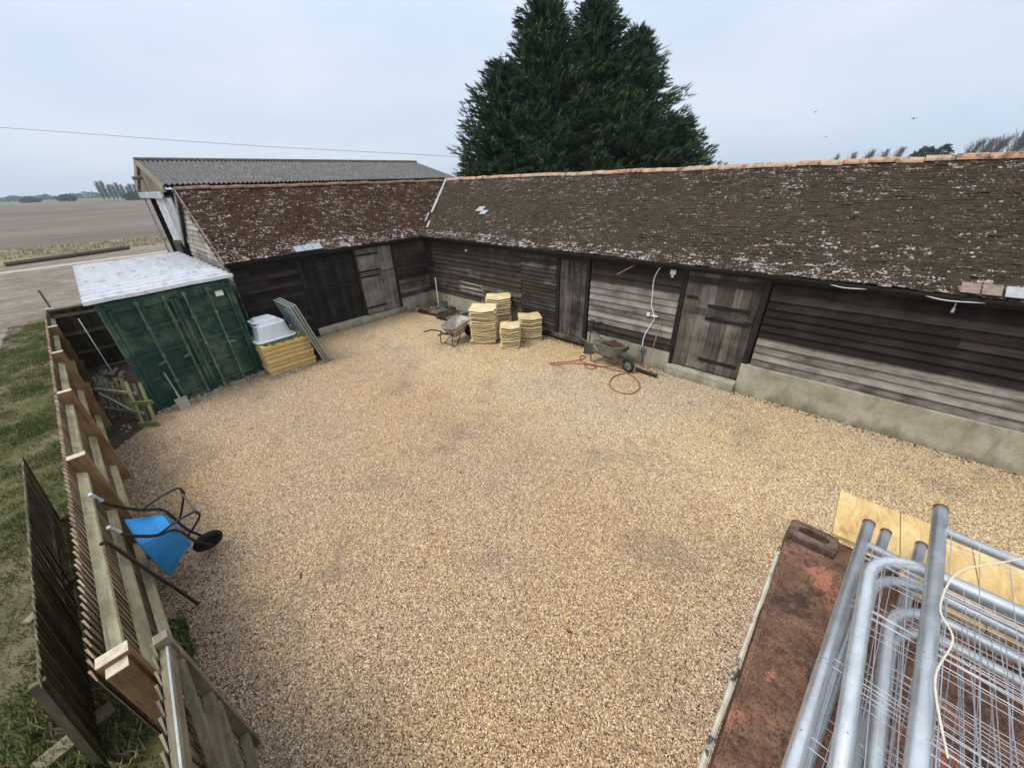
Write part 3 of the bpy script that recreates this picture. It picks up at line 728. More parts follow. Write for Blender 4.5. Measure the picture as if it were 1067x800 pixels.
# pale block pier sheet
b.box((-7.8,Y0+.12,0),(-6.2,Y0+.2,4.33))
for i in range(20): b.box((-7.82,Y0+.112,.1+i*.22),(-6.18,Y0+.125,.27+i*.22))
b.build('sheet_wall',M['whiteish'],shed)
b=MB()
for i,x in enumerate((-6.1,-5.75,-5.4,-5.05,-4.75)): b.box((x,Y0+.1,2.9 if i else 0),(x+.16,Y0+.16,4.33),.8)
b.build('cladding_strip',M['whiteish'],shed)
b=MB();b.box((-6.1,Y0+.17,0),(-4.62,Y0+.22,4.4));b.box((-6.35,Y0-.1,0),(-4.95,Y0+.1,2.9));b.build('dark_panel',M['tarred'],shed)
b=MB();b.box((SXW+.12,Y0+.3,0),(SXW+.2,Y1-.1,4.6));b.box((SXW+.2,Y1-.2,0),(SX0-.2,Y1-.1,4.6));b.box((-4.72,Y0+.3,0),(-4.64,Y1-.2,4.725));b.build('wall',M['tarred'],shed)
b=MB();b.tube([(SXR-.6,Y0-.22,5.0),(SXR-.6,Y0+.1,5.02)],.06,8);b.build('beam_end',M['tan_board'],shed)

# ------------------------------------------------------------------ green container
FA=Vector((1.96,-9.42,0));FB=Vector((1.50,-7.02,0));BK=Vector((-6.05,-.10,0))
def CP(s,t,z): return FA.lerp(FB,s)+BK*t+Vector((0,0,z))   # s 0..1 across the doors (left to right), t 0..1 to the back
cont=thing('shipping_container','green shipping container with pale corrugated sheet roof and flaking paint','container',(FA+FB)/2+BK/2)
CH=2.55;up=Vector((0,0,1));fn=(FB-FA).cross(up).normalized();
if fn.x<0: fn=-fn
def cbox(b,s0,s1,z0,z1,d0,d1,tone=.5):
    p=[]
    for z in (z0,z1):
        for s,d in ((s0,d1),(s1,d1),(s1,d0),(s0,d0)): p.append(CP(s,0,z)+fn*d)
    b.hexa(p,tone)
b=MB()
for (sa,sign) in ((0,-1),(1,1)):   # corrugated sides
    k=int(6.05/.07);vs=[]
    side=(FB-FA).normalized()*sign
    for i in range(k+1):
        ph=(i%4);o=-.035 if ph in(0,1) else 0
        for z in (.15,CH-.1): vs.append(CP(sa,.01+.98*i/k,z)+side*o)
    b.add(vs,[(i*2,i*2+2,i*2+3,i*2+1) for i in range(k)])
b.hexa([CP(0,1,0),CP(1,1,0),CP(1,.99,0),CP(0,.99,0),CP(0,1,CH),CP(1,1,CH),CP(1,.99,CH),CP(0,.99,CH)])
b.hexa([CP(0.01,0.99,.12),CP(.99,0.99,.12),CP(.99,.01,.12),CP(.01,.01,.12),CP(.01,.99,.16),CP(.99,.99,.16),CP(.99,.01,.16),CP(.01,.01,.16)])
b.hexa([CP(0.01,0.99,CH-.05),CP(.99,0.99,CH-.05),CP(.99,.01,CH-.05),CP(.01,.01,CH-.05),CP(.01,.99,CH),CP(.99,.99,CH),CP(.99,.01,CH),CP(.01,.01,CH)])
for sa in (0.0,.965):
    b.hexa([CP(sa,.99,CH-.12),CP(sa+.035,.99,CH-.12),CP(sa+.035,.01,CH-.12),CP(sa,.01,CH-.12),CP(sa,.99,CH+.004),CP(sa+.035,.99,CH+.004),CP(sa+.035,.01,CH+.004),CP(sa,.01,CH+.004)])
    b.hexa([CP(sa,.99,.0),CP(sa+.035,.99,.0),CP(sa+.035,.01,.0),CP(sa,.01,.0),CP(sa,.99,.15),CP(sa+.035,.99,.15),CP(sa+.035,.01,.15),CP(sa,.01,.15)])
b.build('body',M['green'],cont)
b=MB();cbox(b,0,.035,0,CH+.01,-.12,.06);cbox(b,.965,1,0,CH+.01,-.12,.06);cbox(b,.035,.965,0,.14,-.1,.05);cbox(b,.035,.965,CH-.13,CH+.008,-.1,.055);b.build('door_frame',M['green'],cont)
for d,(a,c) in enumerate(((.04,.497),(.503,.96))):
    b=MB();nh=4;z0,z1=.16,CH-.15
    cbox(b,a,c,z0,z1,-.04,-.005)
    # recessed panels: stiles and horizontal ribs proud of the sheet
    cbox(b,a,a+.028,z0,z1,-.004,.062);cbox(b,c-.028,c,z0,z1,-.004,.062)
    for z in (z0+.0,z0+.57,z0+1.13,z0+1.70,z1-.05): cbox(b,a+.03,c-.03,z,z+.07,-.004,.06)
    mid=(.375,.497) if d==0 else (.503,.60)
    for i in range(4):
        s=mid[0]+(mid[1]-mid[0])*(i+.2)/4;cbox(b,s,s+.013,z0+.06,z1-.06,-.004,.03)
    dr=b.build('door',M['green'],cont)
    for s in ((.235,.43) if d==0 else (.585,.775)):
        b=MB();P0=CP(s,0,.06)+fn*.1;P1=CP(s,0,CH-.05)+fn*.1;b.tube([P0,P1],.021,8)
        for z in (.12,.6,1.25,1.9,CH-.1): cbox(b,s-.014,s+.014,z-.04,z+.04,.05,.122)
        rd=b.build('locking_rod',M['green_rod'],dr)
        b=MB();ss=.07 if d==0 else -.07;b.beam(CP(s,0,1.12)+fn*.135,CP(s-ss*.9,0,1.08)+fn*.135,.02,.045);b.build('handle',M['green_rod'],rd)
b=MB();cbox(b,.84,.91,2.22,2.36,.03,.033);b.build('label_plate',M['sign'],cont)
# casting blocks
for s in (0,.93):
    for z in (0,CH-.10):
        b=MB();cbox(b,s,s+.07,z,z+.115,-.13,.066);o=b.build('corner_casting',M['green'],cont)
        b=MB();cbox(b,s+.02,s+.05,z+.03,z+.085,.066,.068);b.build('casting_hole',M['black_iron'],o)
# loose sheet roof
b=MB();k=0;A0=CP(-.06,-.02,CH+.06);A1=CP(1.05,-.02,CH+.07);Bv=Vector((-6.75,-.05,-.03));n=0
prof=[];L=6.85;rp=.5;s=0
while s<L:
    prof+=[(s,0),(s+.006,.065),(s+.06,.06),(s+.075,.012),(s+.25,.012),(s+.26,.03),(s+.30,.03),(s+.31,.010),(s+.49,0)];s+=rp
bd=Bv.normalized();vs=[]
cols=6
for c in range(cols+1):
    base=A0.lerp(A1,c/cols)+Vector((0,0,.006*math.sin(c*2.1)))
    for s,hh in prof: vs.append(base+bd*s+Vector((0,0,hh+.006*mn.noise(Vector((s,c,0))))))
m=len(prof);b.add(vs,[(c*m+i,c*m+i+1,(c+1)*m+i+1,(c+1)*m+i) for c in range(cols) for i in range(m-1)])
b.add([v-Vector((0,0,.012)) for v in vs],[(c*m+i+1,c*m+i,(c+1)*m+i,(c+1)*m+i+1) for c in range(cols) for i in range(m-1)])
b.build('roof_sheet',M['roof_sheet'],cont)
for t in (.02,.5,.97):
    b=MB();b.hexa([CP(.02,t+.015,CH),CP(.98,t+.015,CH),CP(.98,t,CH),CP(.02,t,CH),CP(.02,t+.015,CH+.045),CP(.98,t+.015,CH+.045),CP(.98,t,CH+.045),CP(.02,t,CH+.045)]);b.build('batten',M['tarred'],cont)

# ------------------------------------------------------------------ close-board fence
FL=lambda x:-10.50+(x+3.05)*.0335      # inner (yard) face y of the boards
fence=thing('closeboard_fence','long close-board fence with thick posts and three pale rails beside the grass','fence',(3.5,FL(3.5),0))
px=[-3.0,-.62,1.86,4.4,6.9]
for i,x in enumerate(px):
    b=MB();y=FL(x);b.box((x-.05,y+.0,-.05),(x+.05,y+.155,1.80),.5+uni(-.1,.1),j=.003);po=b.build('post',M['treated_z'],fence)
    b=MB();b.box((x-.0505,y-.0005,1.80),(x+.0505,y+.1555,1.806));b.build('post_top',M['end_grain'],po)
x=10.17;y=FL(x);b=MB();b.box((x-.045,y-.0,-.05),(x+.045,y+.16,1.80));po=b.build('post',M['treated_z'],fence);b=MB();b.box((x-.0455,y,1.8),(x+.0455,y+.1605,1.806));b.build('post_top',M['end_grain'],po)
b=MB();b.box((x+.047,y+.03,-.05),(x+.13,y+.14,1.76));po=b.build('post',M['treated_z'],fence);b=MB();b.box((x+.0465,y+.0295,1.76),(x+.1305,y+.1405,1.766));b.build('post_top',M['end_grain'],po)
xs=px+[10.12]
for i in range(5):
    for z in (.32,.95,1.58):
        b=MB();a,c=xs[i]+.052,xs[i+1]-.052;ya,yc=FL(a),FL(c)
        b.hexa([(a,ya+.002,z-.05),(c,yc+.002,z-.05),(c,yc+.075,z-.05),(a,ya+.075,z-.05),(a,ya+.002,z+.04),(c,yc+.002,z+.04),(c,yc+.075,z+.0),(a,ya+.075,z+.0)],.5+uni(-.15,.15))
        b.build('rail',M['rail'],fence)
def feather(b,x0,x1,yf,z0,z1,step=.1,w=.12,lift=.03,tb=.5,wave=.012):
    x=x0
    while x<x1:
        y=yf(x);zt=z1+uni(-wave,wave)
        b.hexa([(x,y-.004-lift,z0),(x+w,y-.004,z0),(x+w,y-.011,z0),(x,y-.02-lift,z0),(x,y-.004-lift,zt),(x+w,y-.004,zt),(x+w,y-.011,zt),(x,y-.02-lift,zt)],tb+uni(-.18,.18));x+=step
for i in range(5):
    b=MB();feather(b,xs[i]-.05,xs[i+1]-.06 if i<4 else 10.2,FL,.05,1.77);b.build('board_panel',M['feather'],fence)
# loose panels stood outside against the fence
for k,(x0,x1,off,h,lab) in enumerate(((4.9,9.34,0,1.24,'long weathered mossy fence panel leaning outside the close-board fence'),)):
    t=thing('fence_panel',lab,'fence panel',((x0+x1)/2,-10.8+off,0))
    def LB(x,z,d=0): q=(x-5.1)/4.22; return (x,-10.96+.26*q+off+(z/1.22)*.14+d,z)
    b=MB();x=x0
    while x<x1:
        w=.15;zt=h+uni(-.02,.02);ln=uni(-.006,.006);p=[]
        for z in (.02,zt): p+=[LB(x+ln,z,-.024),LB(x+w+ln,z,-.004),LB(x+w+ln,z,.003),LB(x+ln,z,-.012)]
        b.hexa(p,.45+uni(-.25,.25));x+=.103
    b.build('board_panel',M['feather_old'],t)
    for z in (.2,h-.25):
        b=MB();b.hexa([LB(x0,z,-.07),LB(x1,z,-.07),LB(x1,z,-.035),LB(x0,z,-.035),LB(x0,z+.06,-.07),LB(x1,z+.06,-.07),LB(x1,z+.06,-.035),LB(x0,z+.06,-.035)]);b.build('rail',M['gate_wood'],t)
    b=MB();p=[]
    for z in (0,h+.0): p+=[LB(x1+.03,z,-.07),LB(x1+.07,z,-.07),LB(x1+.07,z,.02),LB(x1+.03,z,.02)]
    b.hexa(p,.5);b.build('stile',M['feather_old'],t)
# planks in the grass
b=MB();b.beam((9.12,-11.5,.05),(8.93,-10.60,.05),.16,.045,.7);tag(b.build('plank',M['gate_wood']),'grey weathered plank lying on the grass at the end of the dark panels','plank')
b=MB();b.beam((7.0,-11.25,.03),(6.55,-10.85,.03),.1,.04,.6);tag(b.build('plank',M['gate_wood']),'short board end lying on the grass halfway along the dark panels','plank')
# gate
gate=thing('timber_gate','grey boarded gate with diagonal brace and galvanised strip at the near end of the fence','gate',(11.1,-9.7,0))
G0=10.27;GL=1.75;gy=lambda x:-9.72-(x-G0)*.06
b=MB();feather(b,G0,G0+GL,lambda x:gy(x)-.045,.06,1.78,.11,.13,.012,.5);b.build('board_panel',M['gate_wood'],gate)
def gb(n,a,c,w,h,mat='gate_wood',tone=.55):
    b=MB();b.beam(a,c,w,h,tone);o=b.build(n,M[mat],gate);return o
gb('stile',(G0+.04,gy(G0)-.01,.05),(G0+.04,gy(G0)-.01,1.84),.075,.075)
for z in (.3,1.05,1.72): gb('rail',(G0+.08,gy(G0+.08)-.012,z),(G0+GL,gy(G0+GL)-.012,z),.06,.09)
gb('stile',(G0+GL-.04,gy(G0+GL)-.01,.05),(G0+GL-.04,gy(G0+GL)-.01,1.84),.075,.075)
gb('brace',(G0+.12,gy(G0)-.0,1.62),(G0+.98,gy(G0+.9)-.0,1.08),.045,.09);gb('brace',(G0+.12,gy(G0)-.0,.98),(G0+GL*.9,gy(G0+GL*.9),.36),.045,.09)
gb('metal_strip',(G0+.1,gy(G0)-.0,1.785),(G0+GL,gy(G0+GL)-.0,1.785),.012,.008,'galv_sheet')
# side fence between the fence end and the container
t=thing('side_fence','short dark brown boarded fence closing the gap beside the container','fence',(-2.6,-10.0,0))
b=MB()
for i in range(9):
    y=-10.48+i*.105;b.box((-2.74-.01*(i%2),y,.03),(-2.72-.01*(i%2),y+.112,1.78),.5+uni(-.2,.2))
b.build('board_panel',M['brown_fence'],t)
for z in (.55,1.1,1.62):
    b=MB();b.box((-2.72,-10.42,z-.04),(-2.66,-9.6,z+.04));b.build('rail',M['gate_wood'],t)
b=MB();b.box((-2.80,-10.42,1.78),(-2.64,-9.6,1.83));b.build('capping',M['gate_wood'],t)
b=MB();b.hexa([(-3.30,-10.40,0),(-3.16,-10.40,0),(-3.16,-10.36,0),(-3.30,-10.36,0),(-3.62,-10.47,2.2),(-3.50,-10.47,2.24),(-3.50,-10.43,2.24),(-3.62,-10.43,2.2)]);tag(b.build('rough_board',M['gate_wood']),'rough board sticking up above the far end of the fence','board')
b=MB();b.tube([(-1.9,-9.95,0),(-2.55,-10.0,1.5)],.015,6);tag(b.build('pole',M['white_pvc']),'thin white pole leaning on the dark side fence','pole')
# picket piece
def lean_frame(o,p0,p1,h,top_off):
    p0=Vector(p0);p1=Vector(p1);return lambda s,z,d=0:p0.lerp(p1,s)+Vector((top_off[0]*z/h,top_off[1]*z/h,z))+((p1-p0).cross(Vector((0,0,1))).normalized())*d
t=thing('picket_gate','low mossy picket gate leaning near the container doors','picket gate',(1.8,-10.0,0))
Q=lean_frame(t,(1.28,-10.22,0),(2.32,-9.62,0),.9,(-.16,.12))
for i in range(8):
    s=.03+i/7.4;b=MB();b.beam(Q(s,.02,.0),Q(s,.88+uni(-.06,.06),.0),.075,.02,.5+uni(-.2,.2),up=(.5,-.86,0));b.build('picket',M['old_pale'],t)
for z in (.22,.66): b=MB();b.beam(Q(0,z,.035),Q(1,z,.035),.035,.07,.85);b.build('rail',M['old_pale'],t)
b=MB();b.beam(Q(.12,.60,.075),Q(.8,.26,.075),.03,.07,.85);b.build('brace',M['old_pale'],t)
t=thing('slatted_offcut','two algae-green pales joined by short blocks in front of the picket gate','fence offcut',(2.45,-9.6,0))
Q=lean_frame(t,(2.55,-9.72,0),(2.72,-9.52,0),.9,(-.52,.10))
for s in (0,1): b=MB();b.beam(Q(s,0),Q(s,.92-.05*s),.085,.025,.6,up=(.5,-.86,0));b.build('pale',M['green_pale'],t)
b=MB();b.beam(Q(-.2,.5,.03),Q(1.5,.5,.03),.03,.08);b.build('block',M['green_pale'],t)
b=MB();b.beam(Q(-.2,.08,.03),Q(1.3,.08,.03),.03,.1);b.build('block',M['green_pale'],t)

# ------------------------------------------------------------------ tools
def spade(name,label,tip,top,bladem,handlem,bw=.2,bh=.26,cat='spade',dhandle=True,flat=(0,0,1)):
    tip=Vector(tip);top=Vector(top);d=(top-tip).normalized();t=thing(name,label,cat,tip)
    side=d.cross(Vector((0,0,1)));side.normalize();nn=side.cross(d).normalized()
    b=MB();n=6;vs=[]
    for i in range(n+1):
        u=-1+2*i/n
        for v in (0,1):
            P=tip+side*(u*bw/2*(1 if v else (.85)))+d*(bh*v+(-.02*(1-u*u) if v==0 else 0))+nn*(.02*(u*u));vs+=[P,P+nn*.005]
    fs=[]
    for i in range(n):
        o=i*4;fs+=[(o,o+4,o+6,o+2),(o+1,o+3,o+7,o+5),(o+2,o+6,o+7,o+3),(o,o+1,o+5,o+4)]
    b.add(vs,fs);b.tube([tip+d*(bh-.06)+nn*.01,tip+d*(bh+.18)],.018,8);b.build('blade',bladem,t)
    b=MB();b.tube([tip+d*(bh+.1),top-d*.1],.016,8);b.build('shaft',handlem,t)
    b=MB()
    if dhandle: b.tube([top-d*.1,top-d*.06-side*.05,top-side*.055],.011,6);b.tube([top-d*.1,top-d*.06+side*.05,top+side*.055],.011,6);b.tube([top-side*.06,top+side*.06],.014,8)
    else: b.tube([top-d*.1,top],.018,8)
    b.build('handle',M['black_tube'] if dhandle else handlem,t)
spade('spade','dusty spade leaning on the green container doors',(2.30,-8.93,.02),(1.98,-8.98,.98),M['spade'],M['galv_sheet'],.24,.27)
spade('shovel','dark shovel leaning on the wall beside the narrow door',(7.95,-.42,.01),(7.84,-.09,.92),m_flat('dark_shovel_steel',(.06,.055,.05),.6,var=.3),M['black_tube'],.26,.32,'shovel')
t=thing('broom','wide yard broom with wooden shaft propped on the plinth','broom',(9.8,-.55,0))
b=MB();b.beam((9.5,-.56,.09),(10.1,-.60,.09),.07,.035,.3);b.build('head',M['door_grey'],t)
b=MB()
for i in range(60):
    for j in range(3): x=9.52+.56*i/59;b.beam((x,-.56-.04*(x-9.5)-.02+j*.02,.08),(x+uni(-.01,.01),-.57-.02+j*.02+uni(-.01,.01),.0),.005,.005)
b.build('bristles',M['soil'],t)
b=MB();b.tube([(9.8,-.57,.1),(9.76,-.08,1.3)],.013,8);b.build('shaft',M['ash_handle'],t)
b=MB();b.tube(catmull([(8.02,-.05,.0),(8.0,-.05,.75),(8.12,-.07,.92),(8.28,-.1,.8),(8.34,-.14,.45)],6),.011,6);tag(b.build('black_pipe',M['black_tube']),'thin black bent pipe behind the shovel and green wheelbarrow','pipe')

# ------------------------------------------------------------------ wheelbarrows
def wheelbarrow(label,mtx,traym,framem,wheelm,gripm=None,inner=None):
    t=thing('wheelbarrow',label,'wheelbarrow')
    def B(b,n,m,par=t,sm=False): 
        o=b.build(n,m,None,smooth=sm,origin=(0,0,0));o.parent=par;return o
    n=36;lvl=[(.30,-.20,.26,.19,4),(.305,-.225,.29,.205,4),(.42,-.29,.37,.24,4),(.60,-.40,.51,.295,5),(.635,-.42,.535,.305,5)]
    def ring(z,xa,xb,hw,e,k=0):
        out=[]
        for q in range(n):
            a=2*math.pi*q/n;c,sn=math.cos(a),math.sin(a);f=1/(abs(c)**e+abs(sn)**e)**(1/e);x=(xa+xb)/2+c*f*((xb-xa)/2-k);out.append((x,sn*f*(hw-k),z+.05*(x/.5)*(z-.3)/.33+k*.3))
        return out
    b=MB();vs=[];
    for l in lvl: vs+=ring(*l)
    for l in lvl[::-1]: vs+=ring(*l,k=.007)
    m=2*len(lvl);fs=[(r*n+q,r*n+(q+1)%n,(r+1)*n+(q+1)%n,(r+1)*n+q) for r in range(m-1) for q in range(n)]
    fs+=[tuple(range(n))[::-1],tuple((m-1)*n+q for q in range(n))]
    b.add(vs,fs);tr=B(b,'tray',traym);rim=ring(*lvl[-1])
    b=MB();b.tube(rim,.011,6,closed=True);B(b,'rim_roll',traym,tr)
    b=MB()
    for s in (-1,1):
        b.tube(catmull([(-.92,s*.285,.60),(-.7,s*.28,.57),(-.40,s*.25,.44),(-.22,s*.2,.285),(.25,s*.13,.27),(.45,s*.11,.24),(.66,s*.085,.19)],5),.019,8)
        b.tube(catmull([(-.38,s*.25,.43),(-.42,s*.25,.2),(-.40,s*.25,.03),(-.32,s*.24,.0),(-.22,s*.235,.03),(.02,s*.17,.2),(.08,s*.16,.27)],5),.014,8)
    b.tube([(-.32,-.24,.02),(-.32,.24,.02)],.012,6);b.tube([(-.22,-.2,.285),(-.22,.2,.285)],.012,6)
    B(b,'frame',framem)
    for s in (-1,1):
        b=MB();b.tube([(-1.0,s*.29,.605),(-.82,s*.284,.59)],.021,8);B(b,'grip',gripm or framem)
    rot=Matrix.Rotation(R(90),4,'X')
    b=MB();pr=[(.19+.0+.045*math.cos(a)-.045,.04*math.sin(a)) for a in [2*math.pi*i/10 for i in range(11)]];b.lathe(pr,(.66,0,.19),24,M=rot);wh=B(b,'wheel',M['rubber'],sm=True)
    b=MB();b.lathe([(0,-.03),(.03,-.032),(.035,-.012),(.10,-.012),(.112,-.03),(.112,.03),(.10,.012),(.035,.012),(.03,.032),(0,.03)],(.66,0,.19),20,M=rot);B(b,'rim',wheelm,wh)
    b=MB();b.tube([(.66,-.1,.19),(.66,.1,.19)],.01,6);B(b,'axle',framem,wh)
    t.matrix_world=mtx
    return t
def frame_mtx(pos,fw,upv):
    fw=Vector(fw).normalized();u=Vector(upv);u=(u-fw*u.dot(fw)).normalized();l=u.cross(fw)
    m=Matrix.Identity(4)
    for i,v in enumerate((fw,l,u)):
        for r in range(3): m[r][i]=v[r]
    m.translation=Vector(pos);return m
wheelbarrow('wheelbarrow with pale cement-stained tray beside the tall slab stacks',frame_mtx((4.15,-2.2,0),(math.cos(R(98)),math.sin(R(98)),0),(0,0,1)),M['grey_tray'],M['black_tube'],M['black_iron'])
wheelbarrow('rusty green wheelbarrow full of soil near the hose',frame_mtx((8.72,-.60,0),(math.cos(R(-12)),math.sin(R(-12)),0),(0,0,1)),M['green_tray'],m_flat('rusty_grey_frame',(.10,.09,.07),.8,var=.4),M['green_tray'])
b=MB()
for i in range(120): x=uni(8.45,9.15);y=uni(-.66,-.38);b.rock((x,y,.5+.08*math.exp(-((x-8.75)/.25)**2)+uni(-.02,.02)),uni(.03,.07),rnd())
kind(b.build('soil',M['soil']),'stuff')
# blue barrow tipped up against the fence: wheel down, handles on the fence
wc=Vector((7.45,-9.50,.19));gm=Vector((7.9,-10.02,1.50))
fw=(wc-gm).normalized();across=Vector((.97,.0,-.05)).normalized()
# local: grip middle (-.95,0,.6), wheel centre (.66,0,.19)
lw=Vector((1.61,0,-.41));lu=Vector((.41,0,1.61)).normalized();lwn=lw.normalized()
# want lwn->fw, y->across-ish, up facing the fence
l=(across-fw*across.dot(fw)).normalized();n_=fw.cross(l)     # candidate for lu direction
if n_.y>0: l=-l;n_=-n_
B0=Matrix((lwn,Vector((0,1,0)),lu)).transposed();lu2=lwn.cross(Vector((0,1,0)))
B0=Matrix((lwn,Vector((0,1,0)),lu2)).transposed();B1=Matrix((fw,l,fw.cross(l))).transposed()
Rm=B1@B0.inverted()
if (Rm@Vector((0,0,1))).y>0: 
    l=-l;B1=Matrix((fw,l,fw.cross(l))).transposed();Rm=B1@B0.inverted()
mt=(Rm*.93).to_4x4();mt.translation=wc+Vector((.02,.03,0))-Rm@Vector((.66,0,.19))*.93
wheelbarrow('bright blue wheelbarrow tipped up on its wheel with handles resting on the fence',mt,M['blue'],M['black_tube'],M['black_iron'],M['grip'])
b=MB();b.tube(catmull([(8.72,-10.0,1.70),(8.66,-9.97,1.62),(8.5,-9.93,1.1),(8.36,-9.86,.5),(8.30,-9.83,.22),(8.27,-9.80,.0)],6),.017,8);tag(b.build('steel_bar',M['black_tube']),'long black bent bar leaning on the fence beside the blue wheelbarrow','bar')

# ------------------------------------------------------------------ stacks of cream stone slabs
def slab_mesh(w,l,seed):
    random.seed(seed);b=MB();n=24;top=[];bot=[]
    for i in range(n):
        a=2*math.pi*i/n;c,s=math.cos(a),math.sin(a);k=1/max(abs(c),abs(s))**.80
        x=c*k*w/2*.98;y=s*k*l/2*.98;jx=uni(-.008,.008)
        wv=.017*math.cos(4*a+math.pi)+.006*math.sin(3*a+seed)
        top.append((x*.97+jx,y*.97,.034+wv));bot.append((x,y,.012+wv))
    mid=[(x*1.03,y*1.03,.022+(z-.034)) for x,y,z in top]
    lo=[(x*.86,y*.86,.0+(z-.012)) for x,y,z in bot]
    vs=lo+bot+mid+top+[(0,0,.042),(0,0,0)];fs=[]
    for r in range(3): fs+=[(r*n+i,r*n+(i+1)%n,(r+1)*n+(i+1)%n,(r+1)*n+i) for i in range(n)]
    fs+=[(3*n+i,3*n+(i+1)%n,4*n) for i in range(n)]+[((i+1)%n,i,4*n+1) for i in range(n)]
    b.add(vs,fs);return b
ordn=['top','second from the top','third from the top','fourth from the top','fifth from the top','sixth from the top','seventh from the top','eighth from the top','ninth from the top','tenth from the top','eleventh from the top','twelfth from the top','thirteenth from the top','fourteenth from the top','fifteenth from the top','sixteenth from the top','seventeenth from the top','eighteenth from the top','nineteenth from the top','twentieth from the top']
protos=[]
def stack(cx,cy,rot,w,l,n,name,gap=.069):
    for i in range(n):
        z=.012+i*gap
        if len(protos)<4:
            o=slab_mesh(.62,.62,20+len(protos)).build('stone_slab',M['slab'],None,origin=(0,0,0));protos.append(o)
        else: o=random.choice(protos).copy();COL.objects.link(o)
        o.location=(cx+uni(-.02,.02),cy+uni(-.02,.02),z);o.rotation_euler=(uni(-.008,.008),uni(-.008,.008),R(rot)+uni(-.06,.06)+random.choice((0,math.pi/2)) *(w==l));o.scale=(w/.62,l/.62,1.0)
        q=n-1-i
        tag(o,f'cream stone slab, {ordn[q] if i else "lowest"} of the {name}','stone slab','cream stone slabs stacked in the yard')
random.seed(8)
stack(4.78,-1.50,40,.86,.84,16,'tallest stack, next to the pale wheelbarrow')
stack(4.46,-.50,44,.86,.74,17,'back stack close to the barn wall')
stack(5.72,-1.32,42,.62,.62,10,'short front stack')
stack(5.80,-.46,48,.72,.70,11,'right-hand stack towards the narrow door')

# ------------------------------------------------------------------ yellow blocks with white tubs
for i in range(7):
    random.seed(50+i);b=MB();z=i*.122;p=[];x0,x1,y0,y1=1.30+uni(-.015,.015),2.14+uni(-.02,.02),-7.0+uni(-.03,.02),-5.80+uni(-.03,.03)
    n=8
    # front edge with worn waves
    vs=[];m=n
    for k in range(n+1):
        y=y0+(y1-y0)*k/n;o=uni(-.012,.012)
        vs+=[(x0,y,z+.004),(x1+o,y,z+.006),(x1+.004+o,y,z+.05),(x1+o+.002,y,z+.107),(x0,y,z+.112)]
    fs=[(k*5+q,k*5+5+q,k*5+5+(q+1)%5,k*5+(q+1)%5) for k in range(n) for q in range(5)]+[(4,3,2,1,0),tuple(n*5+q for q in range(5))]
    b.add(vs,fs);o=b.build('yellow_slab',M['sleeper'] if i<6 else M['sleeper'])
    tag(o,f'thick yellow block slab, {"mossy top" if i==6 else (["lowest","second from the bottom","third from the bottom","fourth from the bottom","fifth from the bottom","second from the top"][i])} of the pile by the container','stone slab','yellow slabs piled by the container')
random.seed(9)
kb=MB()
for i in range(260): kb.rock((uni(1.32,2.1),uni(-6.9,-5.85),.853),uni(.02,.06),rnd(),.35)
kind(kb.build('moss',m_flat('green_moss',(.085,.10,.03),.95,var=.4,bump=.6)),'stuff')
def tub(cx,cy,z,label,rot,ss=1,hs=1):
    t=thing('plastic_tub',label,'tub',(cx,cy,z),'white tubs nested upside down')
    b=MB();lv=[(zz*hs,a*ss,c*ss) for zz,a,c in [(0,.50,.36),(.02,.50,.36),(.025,.44,.30),(.03,.43,.295),(.40,.35,.24),(.42,.33,.22)]];vs=[];n=28;ct=math.cos(rot);st=math.sin(rot)
    for zz,a,c in lv:
        for i in range(n):
            an=2*math.pi*i/n;co,si=math.cos(an),math.sin(an);k=1/(abs(co)**8+abs(si)**8)**.125;x=co*k*c;y=si*k*a;vs.append((cx+x*ct-y*st,cy+x*st+y*ct,z+zz))
    fs=[(r*n+i,r*n+(i+1)%n,(r+1)*n+(i+1)%n,(r+1)*n+i) for r in range(len(lv)-1) for i in range(n)]+[tuple(5*n+i for i in range(n))]
    b.add(vs,fs);o=b.build('shell',M['white'],t,smooth=False)
    b=MB();b.tube([(cx+(math.cos(a)*.37*ss/(abs(math.cos(a))**8+abs(math.sin(a))**8)**.125)*ct-(math.sin(a)*.51*ss/(abs(math.cos(a))**8+abs(math.sin(a))**8)**.125)*st,cy+(math.cos(a)*.37*ss/(abs(math.cos(a))**8+abs(math.sin(a))**8)**.125)*st+(math.sin(a)*.51*ss/(abs(math.cos(a))**8+abs(math.sin(a))**8)**.125)*ct,z+.012) for a in [2*math.pi*i/28 for i in range(28)]],.014,6,closed=True);b.build('rim',M['white'],t)
tub(1.55,-6.52,.88,'big white plastic tub upside down on the yellow slabs',.06)
tub(1.50,-6.54,1.275,'shallow white tub stacked on the big upturned tub',.05,.72,.3)
tub(1.44,-6.60,1.36,'smallest white tub on top of the upturned tubs',.08,.62,.22)
def crumple(name,label,c,r,m,cat):
    b=MB();n=10
    vs=[];fs=[]
    for i in range(n+1):
        for j in range(n*2):
            th=math.pi*i/n;ph=math.pi*j/n;d=Vector((math.sin(th)*math.cos(ph),math.sin(th)*math.sin(ph),math.cos(th)));k=1+.35*mn.noise(d*2.5+Vector(c))+.2*mn.noise(d*6)
            vs.append((c[0]+d.x*r[0]*k,c[1]+d.y*r[1]*k,max(c[2]+d.z*r[2]*k,c[2]-r[2]*.8)))
    for i in range(n):
        for j in range(n*2): fs.append((i*2*n+j,(i+1)*2*n+j,(i+1)*2*n+(j+1)%(2*n),i*2*n+(j+1)%(2*n)))
    b.add(vs,fs);return tag(b.build(name,m),label,cat)
crumple('plastic_bag','crumpled blue plastic bag behind the white tubs',(.75,-5.72,1.02),(.2,.18,.16),M['blue_bag'],'bag')
